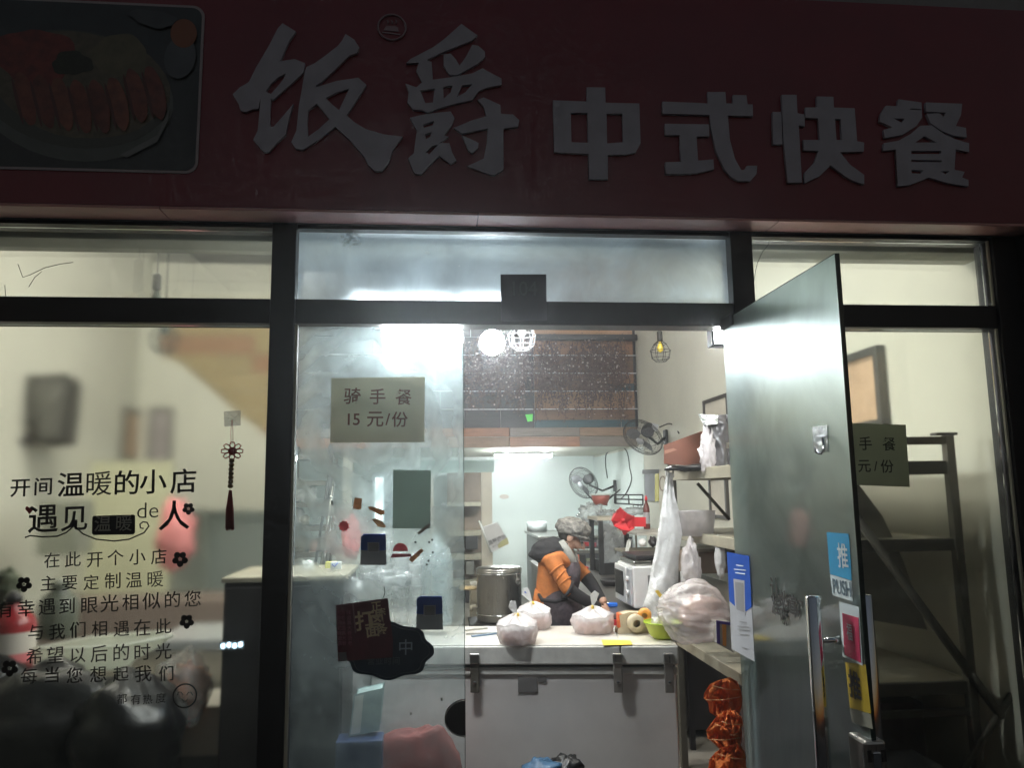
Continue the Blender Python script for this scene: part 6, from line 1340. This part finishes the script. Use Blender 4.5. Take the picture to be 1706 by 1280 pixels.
def seg_tag(c):
    best = None
    for a, b in E_:
        p, q = J[a][0], J[b][0]; d = q-p; t_ = max(0, min(1, (c-p).dot(d)/max(d.length_squared, 1e-9))); dist = (c-(p+d*t_)).length/(.5*(max(J[a][1]) if isinstance(J[a][1], tuple) else J[a][1])+.05)
        if best is None or dist < best[0]: best = (dist, a, b, t_)
    _, a, b, t_ = best
    if (a, b) in (('elR', 'foR'), ('elL', 'foL')): return 'black' if t_ > .05 else 'orange'
    if (a, b) in (('wrR', 'haR'), ('wrL', 'haL')): return 'skin' if t_ > .3 else 'black'
    if (a, b) == ('upper', 'neck'): return 'skin' if t_ > .6 else 'jacket'
    if (a, b) == ('pelvis', 'waist'): return 'pants' if t_ < .4 else 'jacket'
    return J[b][2]
for p in me.polygons: p.material_index = mats_p[seg_tag(p.center)]
# hands: palm + five fingers, joined into the body mesh
hb = MB()
def hand(c, d, palmn, side, curl):
    """c wrist end, d pointing direction, palmn palm normal"""
    d = d.normalized(); palmn = (palmn-d*palmn.dot(d)).normalized(); s = d.cross(palmn)*side
    rot = Matrix((s, palmn, d)).transposed(); hb.blob(c+d*.035, (.038, .016, .048), 2, .04, 2, 16, 10, rot=rot)
    for k, (off, ln) in enumerate(((-.028, .058), (-.010, .070), (.009, .068), (.026, .054))):
        p0 = c+d*.060+s*off; a = p0; pts = [c+d*.03+s*off*.8, a]; dd = d.copy()
        for j, f in enumerate((.42, .32, .26)):
            dd = (dd+palmn*curl*(.6+.5*j)).normalized(); a = a+dd*ln*f*1.05; pts.append(a)
        hb.tube(pts, [.009, .0095, .0085, .0078, .006], 8)
    p0 = c+d*.018-s*.032; d2 = (d*.7-s*.5+palmn*.5).normalized(); hb.tube([p0+s*.015, p0, p0+d2*.028, p0+d2*.042+(d+palmn*.5)*.014], [.011, .0115, .0095, .007], 8)
hand(J['haR'][0], Vector((.55, .1, -.65)), Vector((.35, .5, -.3)), 1, .55); hand(J['haL'][0], Vector((.30, -.2, -.85)), Vector((.6, -.3, -.1)), -1, .5)
hm = bpy.data.meshes.new('hm'); hm.from_pydata([tuple(v) for v in hb.v], [], hb.f); hm.polygons.foreach_set('use_smooth', [True]*len(hm.polygons))
import bmesh
bm = bmesh.new(); bm.from_mesh(me); bm.from_mesh(hm)
# nose and ears grown into the head
bm.to_mesh(me); bm.free()
pelv = J['pelvis'][0]
pr = thing('person', 'kitchen worker in an orange and black jacket and patterned cap bending over her work', 'person', (pelv.x, pelv.y, 0))
body = put('body', me, [m_skin, m_jacket, m_bcloth], pr)
hc = J['head'][0]
fwd = Vector((.80, -.12, -.58)).normalized(); upv = Vector((.58, -.05, .81)).normalized(); sdv = fwd.cross(upv)
def hp_(f, u, s): return hc+fwd*f+upv*u+sdv*s
build('nose', MB().tube([hp_(.082, .0, 0), hp_(.098, -.012, 0), hp_(.106, -.030, 0), hp_(.088, -.036, 0)], [.007, .010, .013, .009], 10), m_skin, pr)
for s_ in (-1, 1):
    build('ear', MB().blob(hp_(-.012, -.020, s_*.080), (.022, .010, .032), 2, .1, seg=14, rings=10, rot=Matrix((fwd, sdv, upv)).transposed()), m_skin, pr)
    e_ = build('eye', MB().blob(hp_(.078, -.004, s_*.030), (.007, .007, .006), 0, 0, seg=12, rings=8), mat('eye_dark', (.03, .025, .02), .2), pr)
build('mouth', MB().tube([hp_(.080, -.062, -.020), hp_(.088, -.060, 0), hp_(.080, -.062, .020)], .0045, 6), mat('lips', (.32, .12, .10), .5), pr)
build('hair', MB().blob(hc+Vector((-.040, 0, .016)), (.064, .080, .064), 3, .05, 2, 30, 20), m_hair, pr)
ca = MB().blob(hc+Vector((.002, 0, .046)), (.122, .112, .080), 21, .13, 3.2, 44, 28, flat=-.55, rot=Matrix.Rotation(R(14), 3, 'Y'))
build('cap', ca, m_cap, pr)
build('cap_band', MB().ring(hc+Vector((.012, 0, .006)), .099, .011, tuple(upv+Vector((-.2, 0, .3))), 36, 8), m_cap, pr)
# hood lying on the shoulders, scarf, apron, jacket folds
hood = MB().blob(Pp(915, 918, .02), (.128, .155, .084), 25, .15, 2, 40, 26, rot=Matrix.Rotation(R(-12), 3, 'Y')); build('hood', hood, m_bcloth, pr)
build('scarf', MB().tube([Pp(934, 903, -.06), Pp(943, 918, -.085), Pp(951, 932, -.07), Pp(957, 948, -.03), Pp(960, 958, .02)], [.026, .034, .034, .028, .016], 14), m_scarf, pr)
build('scarf', MB().tube([Pp(935, 905, .10), Pp(948, 916, .11), Pp(957, 930, .07), Pp(961, 950, .03)], [.026, .032, .03, .016], 12), m_scarf, pr)
ap = MB().blob(Pp(931, 1018, .02), (.158, .168, .175), 27, .07, 1.6, 44, 30); build('apron', ap, m_apron, pr)
bib = MB().blob(Pp(948, 962, .0), (.075, .130, .15), 29, .10, 2, 30, 20, rot=Matrix.Rotation(R(8), 3, 'Y')); build('apron_bib', bib, m_apron, pr)
build('apron_tie', MB().tube([Pp(897, 990, -.02), Pp(903, 1000, -.13), Pp(925, 1003, -.175), Pp(945, 998, -.15)], [.010, .014, .014, .010], 8), m_bcloth, pr)
build('jacket_tail', MB().tube([Pp(903, 985, .0), Pp(897, 1010, .03), Pp(895, 1036, .03)], [.05, .045, .05], 14), m_jacket, pr)
# folds in the upper sleeve
for k in range(3):
    f = .3+.22*k; p = J['shR'][0].lerp(J['elR'][0], f); build('sleeve_fold', MB().ring(p+Vector((.004*k, 0, -.004)), .0565-.0035*k, .006, tuple((J['elR'][0]-J['shR'][0])+Vector((.05*(k % 2), 0, .06))), 24, 6), m_jacket, pr)
build('sleeve_cuff', MB().ring(J['elR'][0].lerp(J['foR'][0], .02), .055, .011, tuple(J['foR'][0]-J['elR'][0]), 24, 8), m_bcloth, pr)

# ================================================================== ADDED HAZE, STANDS IN FOR LENS VEIL AND BLOOM
hz = build('haze', MB().bb((-21, -21, -1.2), (21, 10.5, 7.6)), None); hz['kind'] = 'stuff'
hm_ = bpy.data.materials.new('veil_haze'); hm_.use_nodes = True; t_ = hm_.node_tree; t_.nodes.clear()
v_ = t_.nodes.new('ShaderNodeVolumePrincipled'); v_.inputs['Density'].default_value = HAZE; v_.inputs['Color'].default_value = (.95, .97, 1, 1); v_.inputs['Anisotropy'].default_value = .82
o_ = t_.nodes.new('ShaderNodeOutputMaterial'); t_.links.new(v_.outputs[0], o_.inputs['Volume']); hz.data.materials.clear(); hz.data.materials.append(hm_)
